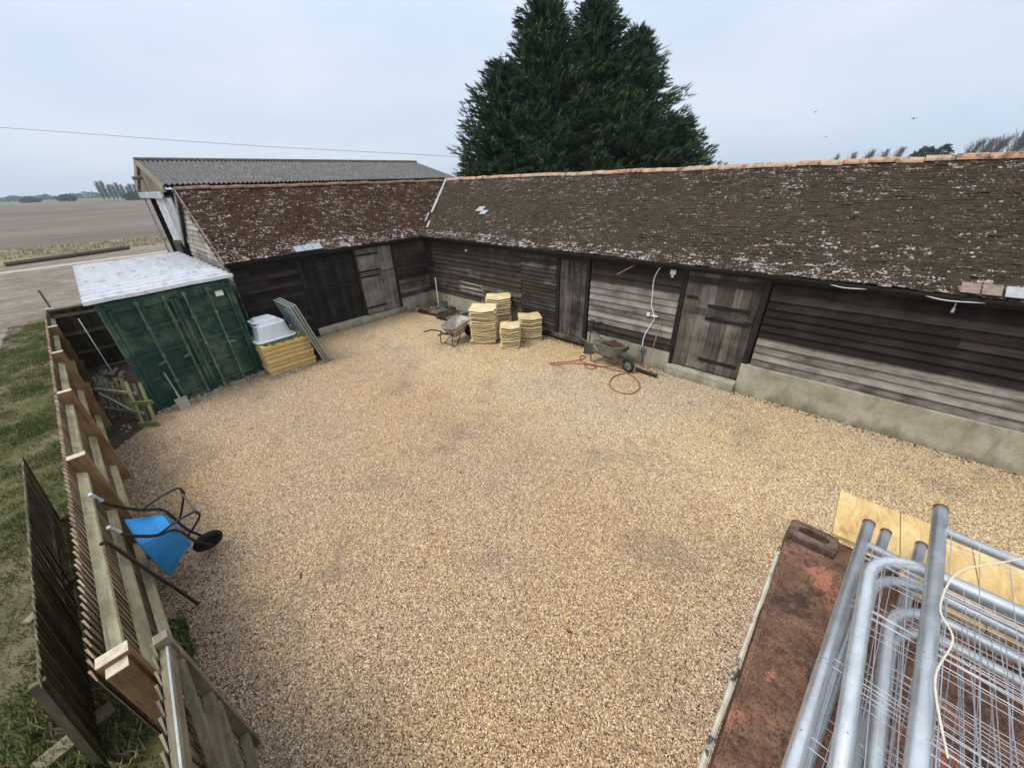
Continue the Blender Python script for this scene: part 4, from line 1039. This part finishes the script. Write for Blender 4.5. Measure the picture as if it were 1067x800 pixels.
crumple('plastic_bag','small tan plastic bag behind the yellow slabs',(1.12,-5.78,.9),(.14,.13,.12),M['tan_bag'],'bag')
b=MB();b.box((.35,-6.35,0),(1.22,-5.45,.78),j=.02);tag(b.build('crate',M['tarred']),'dark crate behind the yellow slabs under the bags','crate')
# galvanised leaves
for i in range(3):
    dy=i*.062;yb=-5.50-dy;yt=-5.95-dy
    t=thing('galvanised_door',['outermost galvanised steel panel leaning by the yellow slabs','middle galvanised steel panel of the three leaning','innermost galvanised steel panel nearest the yellow slabs'][i],'metal door',(1.8,yb,0),'galvanised steel panels leaning by the pile')
    xa,xb,h=1.22-.04*i,2.42-.02*i,1.80-.02*i
    sh=Matrix.Translation((0,yb,0))@Matrix(((1,0,0,0),(0,1,(yt-yb)/h,0),(0,0,1,0),(0,0,0,1)))
    b=MB();b.M=sh;b.box((xa+.004,-.012,0.004),(xb-.004,-.004,h-.004))
    b.build('face',M['galv_sheet'],t)
    b=MB();b.M=sh
    b.box((xb-.003,-.045,0),(xb,.0,h));b.box((xa,-.045,0),(xa+.003,0,h));b.box((xa+.003,-.045,h-.003),(xb-.003,0,h));b.box((xb-.035,-.047,0),(xb-.003,-.045,h));b.box((xa+.003,-.003,0),(xb-.003,0,h-.003))
    b.build('edge',M['galv_sheet'],t)

# ------------------------------------------------------------------ corner: pallets, bucket, pole, stones
def pallet(label,c,w,l,z0,rot):
    t=thing('pallet',label,'pallet',(c[0],c[1],z0),'pallets in the barn corner')
    Mx=Matrix.Translation((c[0],c[1],z0))@Matrix.Rotation(R(rot),4,'Z')
    for i in range(7):
        b=MB();b.M=Mx;x=-w/2+(w-.1)*i/6;b.box((x,-l/2,.1),(x+.1,l/2,.12),.5+uni(-.2,.2));b.build('deck_board',M['boards_y'],t)
    for y in (-l/2,-.05,l/2-.1):
        b=MB();b.M=Mx;b.box((-w/2,y,0),(w/2,y+.1,.098),.4);b.build('bearer',M['boards'],t)
pallet('gravel-strewn wooden pallet in the inner corner of the barn',(1.1,-.62),1.15,1.0,0,8)
pallet('bare wooden pallet between the corner pallet and slab stacks',(2.35,-.68),1.15,.95,0,4)
b=MB()
for i in range(500): b.rock((uni(.65,1.6),uni(-1.05,-.2),.125),uni(.008,.016),rnd(),.6)
kind(b.build('loose_gravel',M['gravel']),'stuff')
b=MB();b.tube([(.88,-.36,.12),(.86,-.34,1.24)],.021,10);tag(b.build('white_post',M['white_pvc']),'thin white post standing upright in the barn corner','post')
t=thing('bucket','grey metal bucket standing on the corner pallet','bucket',(1.35,-.42,.125))
b=MB();b.lathe([(0,0),(.11,0),(.145,.27),(.152,.275),(.138,.27),(.105,.012),(0,.012)],(1.35,-.42,.125),20);b.build('pail',M['bucket'],t)
b=MB();b.tube(catmull([(1.35-.145,-.42,.39),(1.3,-.50,.45),(1.4,-.50,.45),(1.35+.145,-.42,.39)],5),.005,5);b.build('handle',M['black_iron'],t)
for i,(x,y,r,l) in enumerate(((.22,-1.30,.15,'pale broken rock beside the grey stable door'),(.45,-1.12,.12,'mossy broken rock next to the corner pallet'),(.30,-1.02,.09,'small rock between the larger broken rocks'))):
    b=MB();b.rock((x,y,r*.5),r,rnd(),.8);tag(b.build('rock',M['rubble']),l,'rock','broken rocks by the grey door')
# rubble and litter along edges
b=MB();random.seed(77)
for i in range(420):
    k=rnd()
    if k<.42: s=rnd();P=CP(s*1.02,0,0)+fn*abs(random.gauss(.1,.12));r=uni(.02,.07)
    elif k<.62: P=Vector((2.2+abs(random.gauss(.06,.1)),uni(-7.05,-5.4),0));r=uni(.02,.06)
    elif k<.86: P=Vector((uni(-2.2,1.6),uni(-10.3,-9.75),0));r=uni(.03,.11)
    else: P=Vector((uni(2,6),FL(3)+abs(random.gauss(.2,.15))+.05,0));r=uni(.015,.04)
    b.rock((P.x,P.y,r*.35),r,rnd(),.7)
kind(b.build('rubble',M['rubble']),'stuff')
b=MB()
for i in range(2200):
    x=uni(-2,10.2);y=FL(x)+.03+abs(random.gauss(0,.3));r=uni(.004,.012)
    if rnd()<.5: a=uni(0,3);b.beam((x-math.cos(a)*r*2,y-math.sin(a)*r*2,.012),(x+math.cos(a)*r*2,y+math.sin(a)*r*2,.014),r*.7,.003)
    else: b.rock((x,y,.006),r,rnd(),.5)
for i in range(45):
    x,y=uni(1,14),uni(-10,-.2);r=uni(.008,.022);a=uni(0,3);b.beam((x-math.cos(a)*r*2,y-math.sin(a)*r*2,.012),(x+math.cos(a)*r*2,y+math.sin(a)*r*2,.016),r*.9,.004)
for i in range(700):
    x=uni(2.6,16);y=-abs(random.gauss(.1,.07))-.06;r=uni(.008,.02);b.rock((x,y,.006),r,rnd(),.6)
kind(b.build('litter',M['soil']),'stuff')

# real stones lying proud on the gravel
def m_pebble():
    N=NT('pebbles',.8);i=N.island();c=N.ramp(i,[(0,(.09,.06,.04)),(.15,(.26,.17,.10)),(.4,(.42,.30,.18)),(.65,(.55,.43,.28)),(.85,(.34,.27,.21)),(.94,(.72,.64,.5))],'CONSTANT')
    return N.done(c)
M['pebble']=m_pebble()
b=MB();random.seed(12)
def tet(c,r):
    a=uni(0,6.28);ca,sa=math.cos(a),math.sin(a);vs=[]
    for x,y,z in ((1,0,0),(-.2,.8,0),(-1,.1,.0),(.1,-.8,0),(.2,.1,.65),(-.3,-.1,.6)):
        q=uni(.75,1.2);vs.append((c[0]+(x*ca-y*sa)*r*q,c[1]+(x*sa+y*ca)*r*q,c[2]+z*r*q))
    b.add(vs,[(0,1,4),(1,5,4),(1,2,5),(2,3,5),(3,0,4),(3,4,5)])
for i in range(52000):
    dd=uni(0,1)**.6*8.5;an=uni(R(95),R(196));x=13.08+dd*math.cos(an);y=-9.06+dd*math.sin(an)
    if y>-.15 or x<2.3 or y<FL(x)+.12: continue
    tet((x,y,.002),uni(.005,.0105))
kind(b.build('gravel_stones',M['pebble'],origin=(0,0,0)),'stuff')

# ------------------------------------------------------------------ hose
t=MB()
H=[(7.50,-1.62),(7.62,-1.48),(7.85,-1.18),(8.05,-.85),(8.0,-.62),(7.9,-.72),(8.1,-.98),(8.35,-.98),(8.6,-1.0),(8.55,-1.22),(8.32,-1.15),(8.4,-.95),(8.7,-.92),(9.05,-.88),(9.4,-.84),(9.75,-1.0),(10.0,-1.35),(9.98,-1.72),(9.7,-1.86),(9.42,-1.72),(9.25,-1.35),(9.3,-1.0),(9.5,-.72),(9.7,-.5),(9.85,-.34),(9.6,-.24),(9.45,-.2)]
t.tube(catmull([(x,y,.016+.012*math.sin(i*1.7)**2) for i,(x,y) in enumerate(H)],6),.011,6)
t.tube(catmull([(7.50,-1.62,.014),(7.66,-1.62,.014),(7.95,-1.25,.02),(8.3,-1.05,.02),(8.6,-.98,.03),(8.85,-.78,.03),(8.95,-.55,.05),(8.98,-.45,.2)],6),.011,6)
tag(t.build('garden_hose',M['red']),'red hose tangled and looped on the gravel by the green wheelbarrow','hose')
b=MB();b.tube(catmull([(9.9,-.42,.012),(10.1,-.35,.012),(10.3,-.36,.012)],5),.009,6);tag(b.build('hose_end',m_flat('green_hose',(.05,.2,.12),.5)),'short green hose end beyond the broom head','hose')

# ------------------------------------------------------------------ rusty container under the photographer's side
RC=thing('rusty_container','rusty red steel container roof in the lower right foreground','container',(16.2,-8.3,0))
CT=2.9;x0,x1,y0,y1=13.21,19.27,-9.54,-7.10
b=MB()
n=24;vs=[]
b.box((x0+.42,y0+.03,.15),(x1-.03,y1-.03,CT-.03));
b.build('body',M['rust'],RC)
b=MB();rows=14
nx=30;ny=14;vs=[]
for i in range(nx+1):
    for j in range(ny+1):
        x=x0+.015+(x1-x0-.03)*i/nx;y=y0+.015+(y1-.16-y0)*j/ny;vs.append((x,y,CT-.012+.006*mn.noise(Vector((x*3,y*3,0)))))
b.add(vs,[(i*(ny+1)+j,(i+1)*(ny+1)+j,(i+1)*(ny+1)+j+1,i*(ny+1)+j+1) for i in range(nx) for j in range(ny)]);b.build('roof_plate',M['rust'],RC,smooth=True)
b=MB();b.box((x0+.19,y1-.14,CT-.12),(x1,y1,CT-.016));b.box((x0,y0,CT-.14),(x0+.014,y1-.165,CT-.006));b.build('top_rail',M['rust'],RC)
# corner casting with slot
def casting(cx,cy):
    b=MB();W,D=.195,.125;Hh=.115;n=32;z1=CT+.012;z0=z1-Hh;out=[];inn=[]
    for i in range(n):
        a=2*math.pi*i/n;c,s=math.cos(a),math.sin(a);k=1/(abs(c)**9+abs(s)**9)**(1/9);out.append((cx+c*k*W/2,cy+s*k*D/2))
        k2=1/(abs(c)**3+abs(s)**3)**(1/3);inn.append((cx+c*k2*.062,cy+s*k2*.024))
    vs=[(x,y,z0) for x,y in out]+[(x,y,z1-.004) for x,y in out]+[(cx+(x-cx)*.96,cy+(y-cy)*.95,z1) for x,y in out]+[(x,y,z1) for x,y in inn]+[(x,y,z1-.05) for x,y in inn]
    fs=[]
    for r in range(4): fs+=[(r*n+i,r*n+(i+1)%n,(r+1)*n+(i+1)%n,(r+1)*n+i) for i in range(n)]
    fs+=[tuple(4*n+i for i in range(n))]
    b.add(vs,fs);b.build('corner_casting',M['casting'],RC)
    b=MB()
    for i in range(14): b.rock((cx+uni(-.045,.045),cy+uni(-.014,.014),z1-.045),uni(.006,.013),rnd(),.7)
    b.build('grit',M['rubble'],RC)
casting(x0+.0975,y1-.0625)
b=MB();P=[];
for i in range(26):
    y=-7.28-i*.085;P.append((x0-.004-.0012*i+.006*mn.noise(Vector((y*6,0,0))),y,CT-.05+.012*mn.noise(Vector((y*3,4,0)))))
b.tube(P,[.010+.006*mn.noise(Vector((i*1.3,0,2))) for i in range(26)],7);

b.build('door_seal',M['seal'],RC)
# plywood boards
random.seed(31)
for i in range(5):
    xa=13.37+i*.245;b=MB();b.box((xa,-7.112 if i<1 else -7.28,CT+.0125),(xa+.242,-6.73+uni(-.006,.006),CT+.031),j=.001)
    tag(b.build('plywood_board',M['ply']),['first','second','third','fourth','fifth'][i]+' yellow plywood board from the left under the fencing tubes','board','plywood boards under the mesh panels')
# temporary mesh fence panels
def mesh_panel(label,cx,cy,z,rot,flip,W=3.3,Hh=2.0,r=.021,seed=0,shift=0):
    random.seed(seed)
    t=thing('mesh_fence_panel',label,'fence panel',(cx,cy,z),'mesh fence panels stacked on the rusty container')
    Mx=Matrix.Translation((cx,cy,z))@Matrix.Rotation(R(rot),4,'Z')
    # local: origin far-left corner; x to the right, -y towards the camera
    fr=MB();fr.M=Mx
    if flip:   # rounded corners at far end
        R0=.16;pts=[(0,-Hh,0),(0,-R0,0)]+[(R0-R0*math.cos(a),-R0+R0*math.sin(a),0) for a in [R(15*k) for k in range(1,6)]]+[(R0,0,0),(W-R0,0,0)]+[(W-R0+R0*math.sin(a),-R0+R0*math.cos(a),0) for a in [R(15*k) for k in range(1,6)]]+[(W,-R0,0),(W,-Hh,0)]
        fr.tube(pts,r,12);fr.tube([(0,-Hh+.15,0),(W,-Hh+.15,0)],r*.85,10)
        lo,hi=-Hh+.15,-.0
    else:
        fr.tube([(0,0,0),(0,-Hh,0)],r,12);fr.tube([(W,0,0),(W,-Hh,0)],r,12);fr.tube([(0,-.13,0),(W,-.13,0)],r*.8,10);fr.tube([(0,-Hh+.1,0),(W,-Hh+.1,0)],r*.8,10)
        lo,hi=-Hh+.1,-.13
    fr.build('frame',M['galv'],t,smooth=True)
    if not flip:
        c=MB();c.M=Mx;c.tube([(0,.0,0),(0,.014,0)],r*1.04,12);c.build('end_cap',M['rust_cap'],t)
    w=MB();w.M=Mx;x=.03
    while x<W:
        bx=uni(-.008,.008);w.tube([(x,hi,.008),(x+bx,(lo+hi)/2,.008+uni(-.01,.01)),(x+uni(-.006,.006),lo,.008)],.0013,4,cap=False);x+=.066
    y=hi-.06
    while y>lo:
        for d in (0,.028): w.tube([(0,y-d,.012),(W/2,y-d+uni(-.006,.006),.012+uni(-.008,.008)),(W,y-d,.012)],.0013,4,cap=False)
        y-=.26
    w.build('wire_mesh',M['wire'],t)
M['wire']=m_galv('galvanised_wire',(.40,.40,.42),(.55,.55,.57),.5)
mesh_panel('top panel with the far-reaching straight post on the mesh pile',13.59,-7.21,3.33,-4.5,False,r=.021,seed=1)
mesh_panel('second mesh panel down with a broad rounded corner',13.425,-7.50,3.26,-1.5,True,r=.0215,seed=2)
mesh_panel('third mesh panel down whose post with red end lies leftmost',13.425,-7.30,3.20,-5,False,r=.020,seed=3)
mesh_panel('fourth mesh panel down with rounded corner tucked inside the upper one',13.47,-7.45,3.14,-3,True,r=.019,seed=4)
mesh_panel('fifth mesh panel down with short rusty post end in the middle',13.515,-7.15,3.08,-7,False,r=.019,seed=5)
mesh_panel('bottom mesh panel of the pile with rusty post end beside the top post',13.65,-7.06,3.02,-8,False,r=.020,seed=6)
mesh_panel('mesh panel tucked third from the bottom, its rounded corner set back towards the photographer',13.53,-7.53,3.11,-2,True,r=.019,seed=7)
mesh_panel('mesh panel second from the bottom with only its rails showing on the right',13.56,-7.55,3.045,-3,True,r=.019,seed=8)
b=MB();b.box((14.6,-9.0,CT-.003),(14.7,-7.4,CT+.1));tag(b.build('timber_bearer',M['tarred']),'dark timber bearer under the mesh panel pile','bearer')
b=MB();b.tube(catmull([(13.80,-7.33,3.37),(13.70,-7.45,3.37),(13.60,-7.58,3.365),(13.555,-7.76,3.36),(13.575,-7.86,3.36),(13.535,-8.02,3.36),(13.55,-8.2,3.355)],8),.0023,6);tag(b.build('rope',M['rope']),'thin cream rope trailing across the stacked mesh panels','rope')

# ------------------------------------------------------------------ trees
def m_leaf(name,stops):
    N=NT(name,.75,spec=.15);t=N.tone();return N.done(N.ramp(t,stops))
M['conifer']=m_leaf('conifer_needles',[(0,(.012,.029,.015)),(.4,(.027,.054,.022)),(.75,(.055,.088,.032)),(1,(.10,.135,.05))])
M['bark']=m_flat('bark',(.09,.065,.05),.9,var=.4,bump=1)
def conifer(label,x,y,h,rad,seed,lean=0,ex=.72):
    random.seed(seed);t=thing('conifer_tree',label,'tree',(x,y,0),'tall dark conifers behind the barn')
    b=MB();b.tube([(x,y,0),(x+lean*.5,y,h*.5),(x+lean,y,h*.96)],[.34,.2,.03],8);b.build('trunk',M['bark'],t)
    b=MB();nb=int(h*34)
    for k in range(nb):
        f=(k+.5)/nb;z=h*(.10+.88*f);prof=(1-f)**ex*(.55+.45*min(1,f*5+.35));L=rad*prof*uni(.72,1.12)+.25;az=k*2.399+uni(-.3,.3);L*=1+.22*mn.noise(Vector((math.cos(az)*1.5,math.sin(az)*1.5,z*.35+seed)))
        ca,sa=math.cos(az),math.sin(az);rise=uni(.05,.35)+f*.6
        bx=x+lean*f;npl=int(6+L*9)
        for j in range(npl):
            s=(.12+.88*((j+rnd())/npl))
            px_=bx+ca*L*s;py=y+sa*L*s;pz=z+L*s*rise*(.4)-.18*L*s*(1-s)*2+uni(-.15,.15)
            sp=.30+.25*(1-s);px_+=uni(-1,1)*sp*(.5+.25*L*(1-abs(s-.6)));py+=uni(-1,1)*sp*(.5+.25*L*(1-abs(s-.6)));
            D=Vector((ca+uni(-.5,.5),sa+uni(-.5,.5),.35+uni(-.35,.55))).normalized();ln=uni(.35,.62)
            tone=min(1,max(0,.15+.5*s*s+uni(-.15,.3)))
            sd=D.orthogonal().normalized();sd=(sd*math.cos(uni(0,6))+D.cross(sd)*math.sin(uni(0,6))).normalized();up2=D.cross(sd)
            P=Vector((px_,py,pz))
            for q in range(7):
                u=q/7;side=-1 if q%2 else 1
                base=P+D*ln*u*.75;dv=(D*.75+sd*side*.6+up2*uni(-.5,.5)).normalized();l2=ln*(.5-.28*u)
                w=up2*.035+sd*.015
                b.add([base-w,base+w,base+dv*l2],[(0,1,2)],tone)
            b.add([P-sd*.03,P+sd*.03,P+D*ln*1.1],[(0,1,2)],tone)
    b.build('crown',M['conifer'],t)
conifer('tallest conifer left of centre behind the barn ridge',-3.8,12.0,13.1,5.4,1,.2,.74)
conifer('tall conifer right of the tallest one behind the barn ridge',-1.8,14.6,13.2,5.6,2,-.1,.74)
conifer('lower conifer at the left edge of the dark clump',-4.6,9.7,10.1,4.3,3)
conifer('broad conifer filling the right side of the dark clump',.1,15.6,11.6,6.0,4,0,.95)
conifer('low spreading conifer at the far right edge of the dark clump',2.6,17.2,7.4,4.6,5,0,.9)

def dirpt(dx,dy,D): return 13.08+dx*D,-9.06+dy*D
M['twig']=m_flat('bare_twigs',(.20,.18,.17),.9,var=.2)
M['poplar']=m_flat('hazy_bare_poplar',(.20,.195,.17),.9,var=.2)
def bare_tree(label,x,y,h,rad,seed,group,lean=0,narrow=True,mat=None,name='bare_tree'):
    random.seed(seed);t=thing(name,label,'tree',(x,y,0),group)
    b=MB();b.tube([(x,y,0),(x+lean*.3,y,h*.5),(x+lean,y,h)],[h*.018,h*.011,h*.002],6);b.build('trunk',mat,t)
    b=MB()
    for k in range(190):
        f=uni(.08,.97);z=h*f;az=uni(0,6.28);L=rad*(math.sin(math.pi*min(1,f*.9+.08))**.7)*uni(.5,1.1);bx=x+lean*f
        tip=Vector((bx+math.cos(az)*L+lean*.1,y+math.sin(az)*L,z+L*(1.9 if narrow else .8)*uni(.7,1.3)))
        A=Vector((bx,y,z));mid=A.lerp(tip,.5)+Vector((0,0,-.08*L));w=h*(.011 if mat==M['poplar'] else .008)
        b.tube([A,mid,tip],[w,w*.7,w*.25],3,cap=False)
        for q in range(3):
            B_=A.lerp(tip,uni(.3,.9));b.tube([B_,B_+Vector((uni(-1,1)*L*.3+lean*.05,uni(-1,1)*L*.3,L*uni(.3,.7)))],[w*.5,w*.2],3,cap=False)
    b.build('crown',mat,t)
# poplar row far left
pp=[(99,.0178,'leftmost'),(104,.0185,'second'),(110,.0125,'third'),(114,.012,'fourth'),(119,.0155,'fifth'),(124,.0125,'sixth'),(130,.009,'seventh'),(134,.0135,'eighth'),(139,.0125,'ninth'),(144,.0195,'tallest, nearest the shed')]
for i,(pxl,el,wd) in enumerate(pp):
    a=(pxl-0)/150.;dx=-.9985;dy=-.0632+(.170)*a*1.0;n=math.hypot(dx,dy);D=430+6*i;x,y=dirpt(dx/n,dy/n,D)
    bare_tree(f'far leaning poplar, {wd} of the row on the field horizon' if i<9 else 'tallest far poplar at the shed end of the horizon row',x,y,(4.5+el*D)*1.02,1.9,100+i,'bare poplars on the horizon',lean=0,narrow=True,mat=M['poplar'],name='poplar_tree')
gr='bare wind-bent trees beyond the long roof'
for i,(dx,dy,el,rd_,wd) in enumerate(((-.105,.9945,.0192,1.0,'first from the left'),(-.083,.9965,.0205,1.1,'second from the left'),(-.060,.998,.022,1.2,'third from the left'),(-.04,.999,.0225,1.1,'fourth from the left'),(-.022,.9997,.0245,1.2,'fifth from the left'),(.062,.998,.025,1.5,'sixth from the left'),(.075,.997,.0265,1.5,'seventh from the left'),(.087,.996,.0275,1.6,'eighth from the left'),(.103,.9946,.030,2.0,'ninth from the left'),(.12,.993,.031,2.0,'tenth from the left'),(.137,.991,.031,2.1,'rightmost'))):
    D=150+i;x,y=dirpt(dx,dy,D);bare_tree(f'bare wispy tree beyond the long roof, {wd}',x,y,4.5+el*D*1.12,rd_*1.15,200+i,gr,lean=rd_*1.3,narrow=True,mat=M['twig'])
def bush(name,label,x,y,w,h,seed,mat,cat='bush',group=None,n=900,ls=.35):
    random.seed(seed);t=thing(name,label,cat,(x,y,0),group)
    b=MB();b.tube([(x,y,0),(x,y,h*.6)],[.15,.05],6);b.build('trunk',M['bark'],t);b=MB()
    for i in range(n):
        a=uni(0,6.28);u=uni(0,1);zz=h*(.1+.9*u);r=w/2*math.sin(math.pi*min(1,.18+u*.8))**.6*uni(.55,1.05);P=Vector((x+math.cos(a)*r,y+math.sin(a)*r,zz))
        q=Vector((uni(-1,1),uni(-1,1),uni(-1,1)))*ls;s=Vector((uni(-1,1),uni(-1,1),uni(-1,1)))*ls
        b.add([P,P+q,P+s],[(0,1,2)],rnd()*.8)
    b.build('crown',mat,t)
M['bushleaf']=m_leaf('bush_leaves',[(0,(.015,.03,.018)),(1,(.05,.075,.035))])
x,y=dirpt(.018,.9998,165);bush('evergreen_bush','dark round evergreen above the long roof ridge, larger one',x,y,8,8.6,61,M['bushleaf'],group='dark evergreens beyond the long roof',n=1800,ls=.7)
x,y=dirpt(.039,.9992,165);bush('evergreen_bush','dark evergreen just right of the larger one above the ridge',x,y,5,9.0,62,M['bushleaf'],group='dark evergreens beyond the long roof',n=1100,ls=.6)
x,y=dirpt(-.995,.098,420);bush('hedge_clump','low dark green thicket under the right end of the poplar row',x,y,22,5.2,63,M['bushleaf'],'thicket',n=3000,ls=1.2)
x,y=dirpt(-1,.005,520);bush('hedge_clump','rounded far bush midway along the left horizon',x,y,13,5,64,M['bushleaf'],'bush',n=1200,ls=1)
x,y=dirpt(-.999,-.035,560);bush('hedge_clump','small dark far bush on the left horizon',x,y,14,3.5,65,M['bushleaf'],'bush',n=1200,ls=.9)
# distant wood: one mass
b=MB();random.seed(66)
for i in range(16000):
    a=uni(R(92),R(200));D=uni(800,1000);hh=5+5*mn.noise(Vector((a*14,0,0)))+3*mn.noise(Vector((a*60,2,0)));x=13+D*math.cos(a);y=-9+D*math.sin(a)
    P=Vector((x,y,uni(0,max(3,hh))));q=Vector((uni(-1,1),uni(-1,1),uni(-.3,.3)))*6;s=Vector((uni(-1,1),uni(-1,1),uni(-.3,.3)))*6
    b.add([P,P+q,P+s],[(0,1,2)],rnd())
kind(b.build('distant_woodland',M['bushleaf'],origin=(0,0,0)),'stuff')
sheet('green_field',[(-420,-320),(-420,200),(-700,300),(-700,-500)],-.015,m_flat('young_crop',(.12,.14,.06),.95,var=.2,sc=.02))
b=MB()
P=[(-34.2,-13.8,.14),(-35.4,-10.5,.16),(-37.3,-6.6,.17)];b.tube(P,.17,12);tag(b.build('drain_pipe',m_flat('brown_land_drain',(.10,.075,.06),.8,var=.3)),'long dark brown pipe lying on the verge by the field','pipe')
b=MB();b.tube(catmull([(-34.9,-13.8,.06),(-36.2,-10,.06),(-38.3,-5.0,.06)],8),.06,6);tag(b.build('thin_pipe',m_flat('thin_brown_pipe',(.13,.10,.075),.8)),'thinner brown pipe lying behind the long one on the verge','pipe') if 0 else None
# overhead cable
def ray_pt(dx,dy,el,D): return Vector((13.08+dx*D,-9.06+dy*D,4.5+el*D))
A=ray_pt(-.9997,-.0227,.0907,46);B=ray_pt(-.7752,.6317,.0517,34)
dv=(B-A);P=[A-dv*1.2,A-dv*.5,A,A.lerp(B,.5)-Vector((0,0,.12)),B,B+dv*.6]
b=MB();b.tube(catmull(P,10),.012,5);tag(b.build('overhead_cable',M['black_iron']),'thin overhead cable crossing the sky towards the conifers','cable')
# birds
for i,(dx,dy,el,l) in enumerate(((-.1503,.9886,.0913,'small bird in the sky above the long roof, highest on the left'),(-.0135,.9999,.068,'small bird in the sky, rightmost of three'),(-.1231,.9924,.0513,'small bird in the sky, lowest of three'))):
    P=ray_pt(dx,dy,el+.0,62+i*3);b=MB();s_=.5 if i==1 else .38;s=s_
    body=[P+Vector((k*.09*s,0,0)) for k in (-2,-1,0,1,2)];b.tube(body,[.02*s,.07*s,.09*s,.06*s,.01*s],6)
    for sg in (-1,1): b.add([P+Vector((.1*s,0,0)),P+Vector((-.12*s,0,0)),P+Vector((-.15*s,sg*.5*s,.16*s)),P+Vector((.05*s,sg*.45*s,.18*s)),P+Vector((-.1*s,sg*.0,-.02*s))],[(0,1,2,3),(0,3,2,4)])
    b.add([P+Vector((0,0,0)),P+Vector((.55*s,-.02,.12*s)),P+Vector((.5*s,.05,.2*s))],[(0,1,2)]) ;b.add([P+Vector((0,0,0)),P+Vector((-.55*s,-.02,.12*s)),P+Vector((-.5*s,.05,.2*s))],[(0,1,2)])
    tag(b.build('bird',M['black_iron']),l,'bird','birds over the long roof')

# air
hm=bpy.data.materials.new('haze_air');hm.use_nodes=True;hn=hm.node_tree;hn.nodes.remove(hn.nodes['Principled BSDF']);pv=hn.nodes.new('ShaderNodeVolumePrincipled');pv.inputs['Color'].default_value=(.72,.82,.92,1);pv.inputs['Density'].default_value=.0004;hn.links.new(pv.outputs[0],hn.nodes['Material Output'].inputs['Volume'])
b=MB();b.box((-1400,-1400,-1.2),(1400,1400,40));kind(b.build('haze',hm),'stuff')
# ------------------------------------------------------------------ light, sky, camera
SUN_AZ=R(215);SUN_EL=R(60)
w=bpy.data.worlds.new('World');SC.world=w;w.use_nodes=True;nt=w.node_tree;N_=nt.nodes;bg=N_['Background']
sky=N_.new('ShaderNodeTexSky');sky.sky_type='NISHITA';sky.sun_disc=False;sky.sun_elevation=SUN_EL
sdir=Vector((-.35,-.82,0)).normalized();sky.sun_rotation=math.atan2(sdir.x,sdir.y);sky.air_density=1;sky.dust_density=3;sky.ozone_density=2
tc=N_.new('ShaderNodeTexCoord');sx=N_.new('ShaderNodeSeparateXYZ');nt.links.new(tc.outputs['Generated'],sx.inputs[0])
mp=N_.new('ShaderNodeMapping');mp.inputs['Scale'].default_value=(1,1,3.2);nt.links.new(tc.outputs['Generated'],mp.inputs[0])
nz=N_.new('ShaderNodeTexNoise');nz.inputs['Scale'].default_value=2.1;nz.inputs['Detail'].default_value=5;nz.inputs['Roughness'].default_value=.5;nt.links.new(mp.outputs[0],nz.inputs[0])
cr=N_.new('ShaderNodeValToRGB');e=cr.color_ramp.elements;e[0].position=.32;e[0].color=(5.4,6.5,7.9,1);e[1].position=.68;e[1].color=(6.9,7.4,8.4,1);nt.links.new(nz.outputs[0],cr.inputs[0])
hz=N_.new('ShaderNodeValToRGB');e=hz.color_ramp.elements;e[0].position=0.0;e[0].color=(1,1.02,1.0,1);e[1].position=.6;e[1].color=(1.5,1.46,1.4,1)
m=e.new(.2);m.color=(1.0,1.0,1.0,1);nt.links.new(sx.outputs[2],hz.inputs[0])
mu=N_.new('ShaderNodeMix');mu.data_type='RGBA';mu.blend_type='MULTIPLY';mu.inputs[0].default_value=1;nt.links.new(cr.outputs[0],mu.inputs[6]);nt.links.new(hz.outputs[0],mu.inputs[7])
mx=N_.new('ShaderNodeMix');mx.data_type='RGBA';mx.inputs[0].default_value=.86;nt.links.new(sky.outputs[0],mx.inputs[6]);nt.links.new(mu.outputs[2],mx.inputs[7])
nt.links.new(mx.outputs[2],bg.inputs['Color']);bg.inputs['Strength'].default_value=.1
L=bpy.data.lights.new('sun','SUN');L.energy=2.0;L.angle=R(28);L.color=(1,.96,.9);lo=bpy.data.objects.new('sun',L);COL.objects.link(lo)
sv=Vector((sdir.x*math.cos(SUN_EL),sdir.y*math.cos(SUN_EL),math.sin(SUN_EL)));lo.rotation_euler=sv.to_track_quat('Z','Y').to_euler();lo.location=(0,-20,30)
cam=bpy.data.cameras.new('camera');co=bpy.data.objects.new('camera',cam);COL.objects.link(co);SC.camera=co
cam.lens=385/1067*36;cam.sensor_width=36;cam.sensor_fit='HORIZONTAL';cam.clip_start=.05;cam.clip_end=8000
r_=Vector((0.7365810517051952,0.6757289747692364,-0.030632227401602204));u_=Vector((-0.306768005459664,0.3740726051718092,0.8752064971886343));k_=Vector((0.602861066162983,-0.6352635348556477,0.48277868006283964))
mm=Matrix.Identity(4)
for i,v in enumerate((r_,u_,k_)):
    for r in range(3): mm[r][i]=v[r]
mm.translation=(13.08,-9.06,4.5);co.matrix_world=mm
SC.view_settings.view_transform='Standard';SC.view_settings.look='None';SC.view_settings.exposure=.34;SC.view_settings.gamma=1
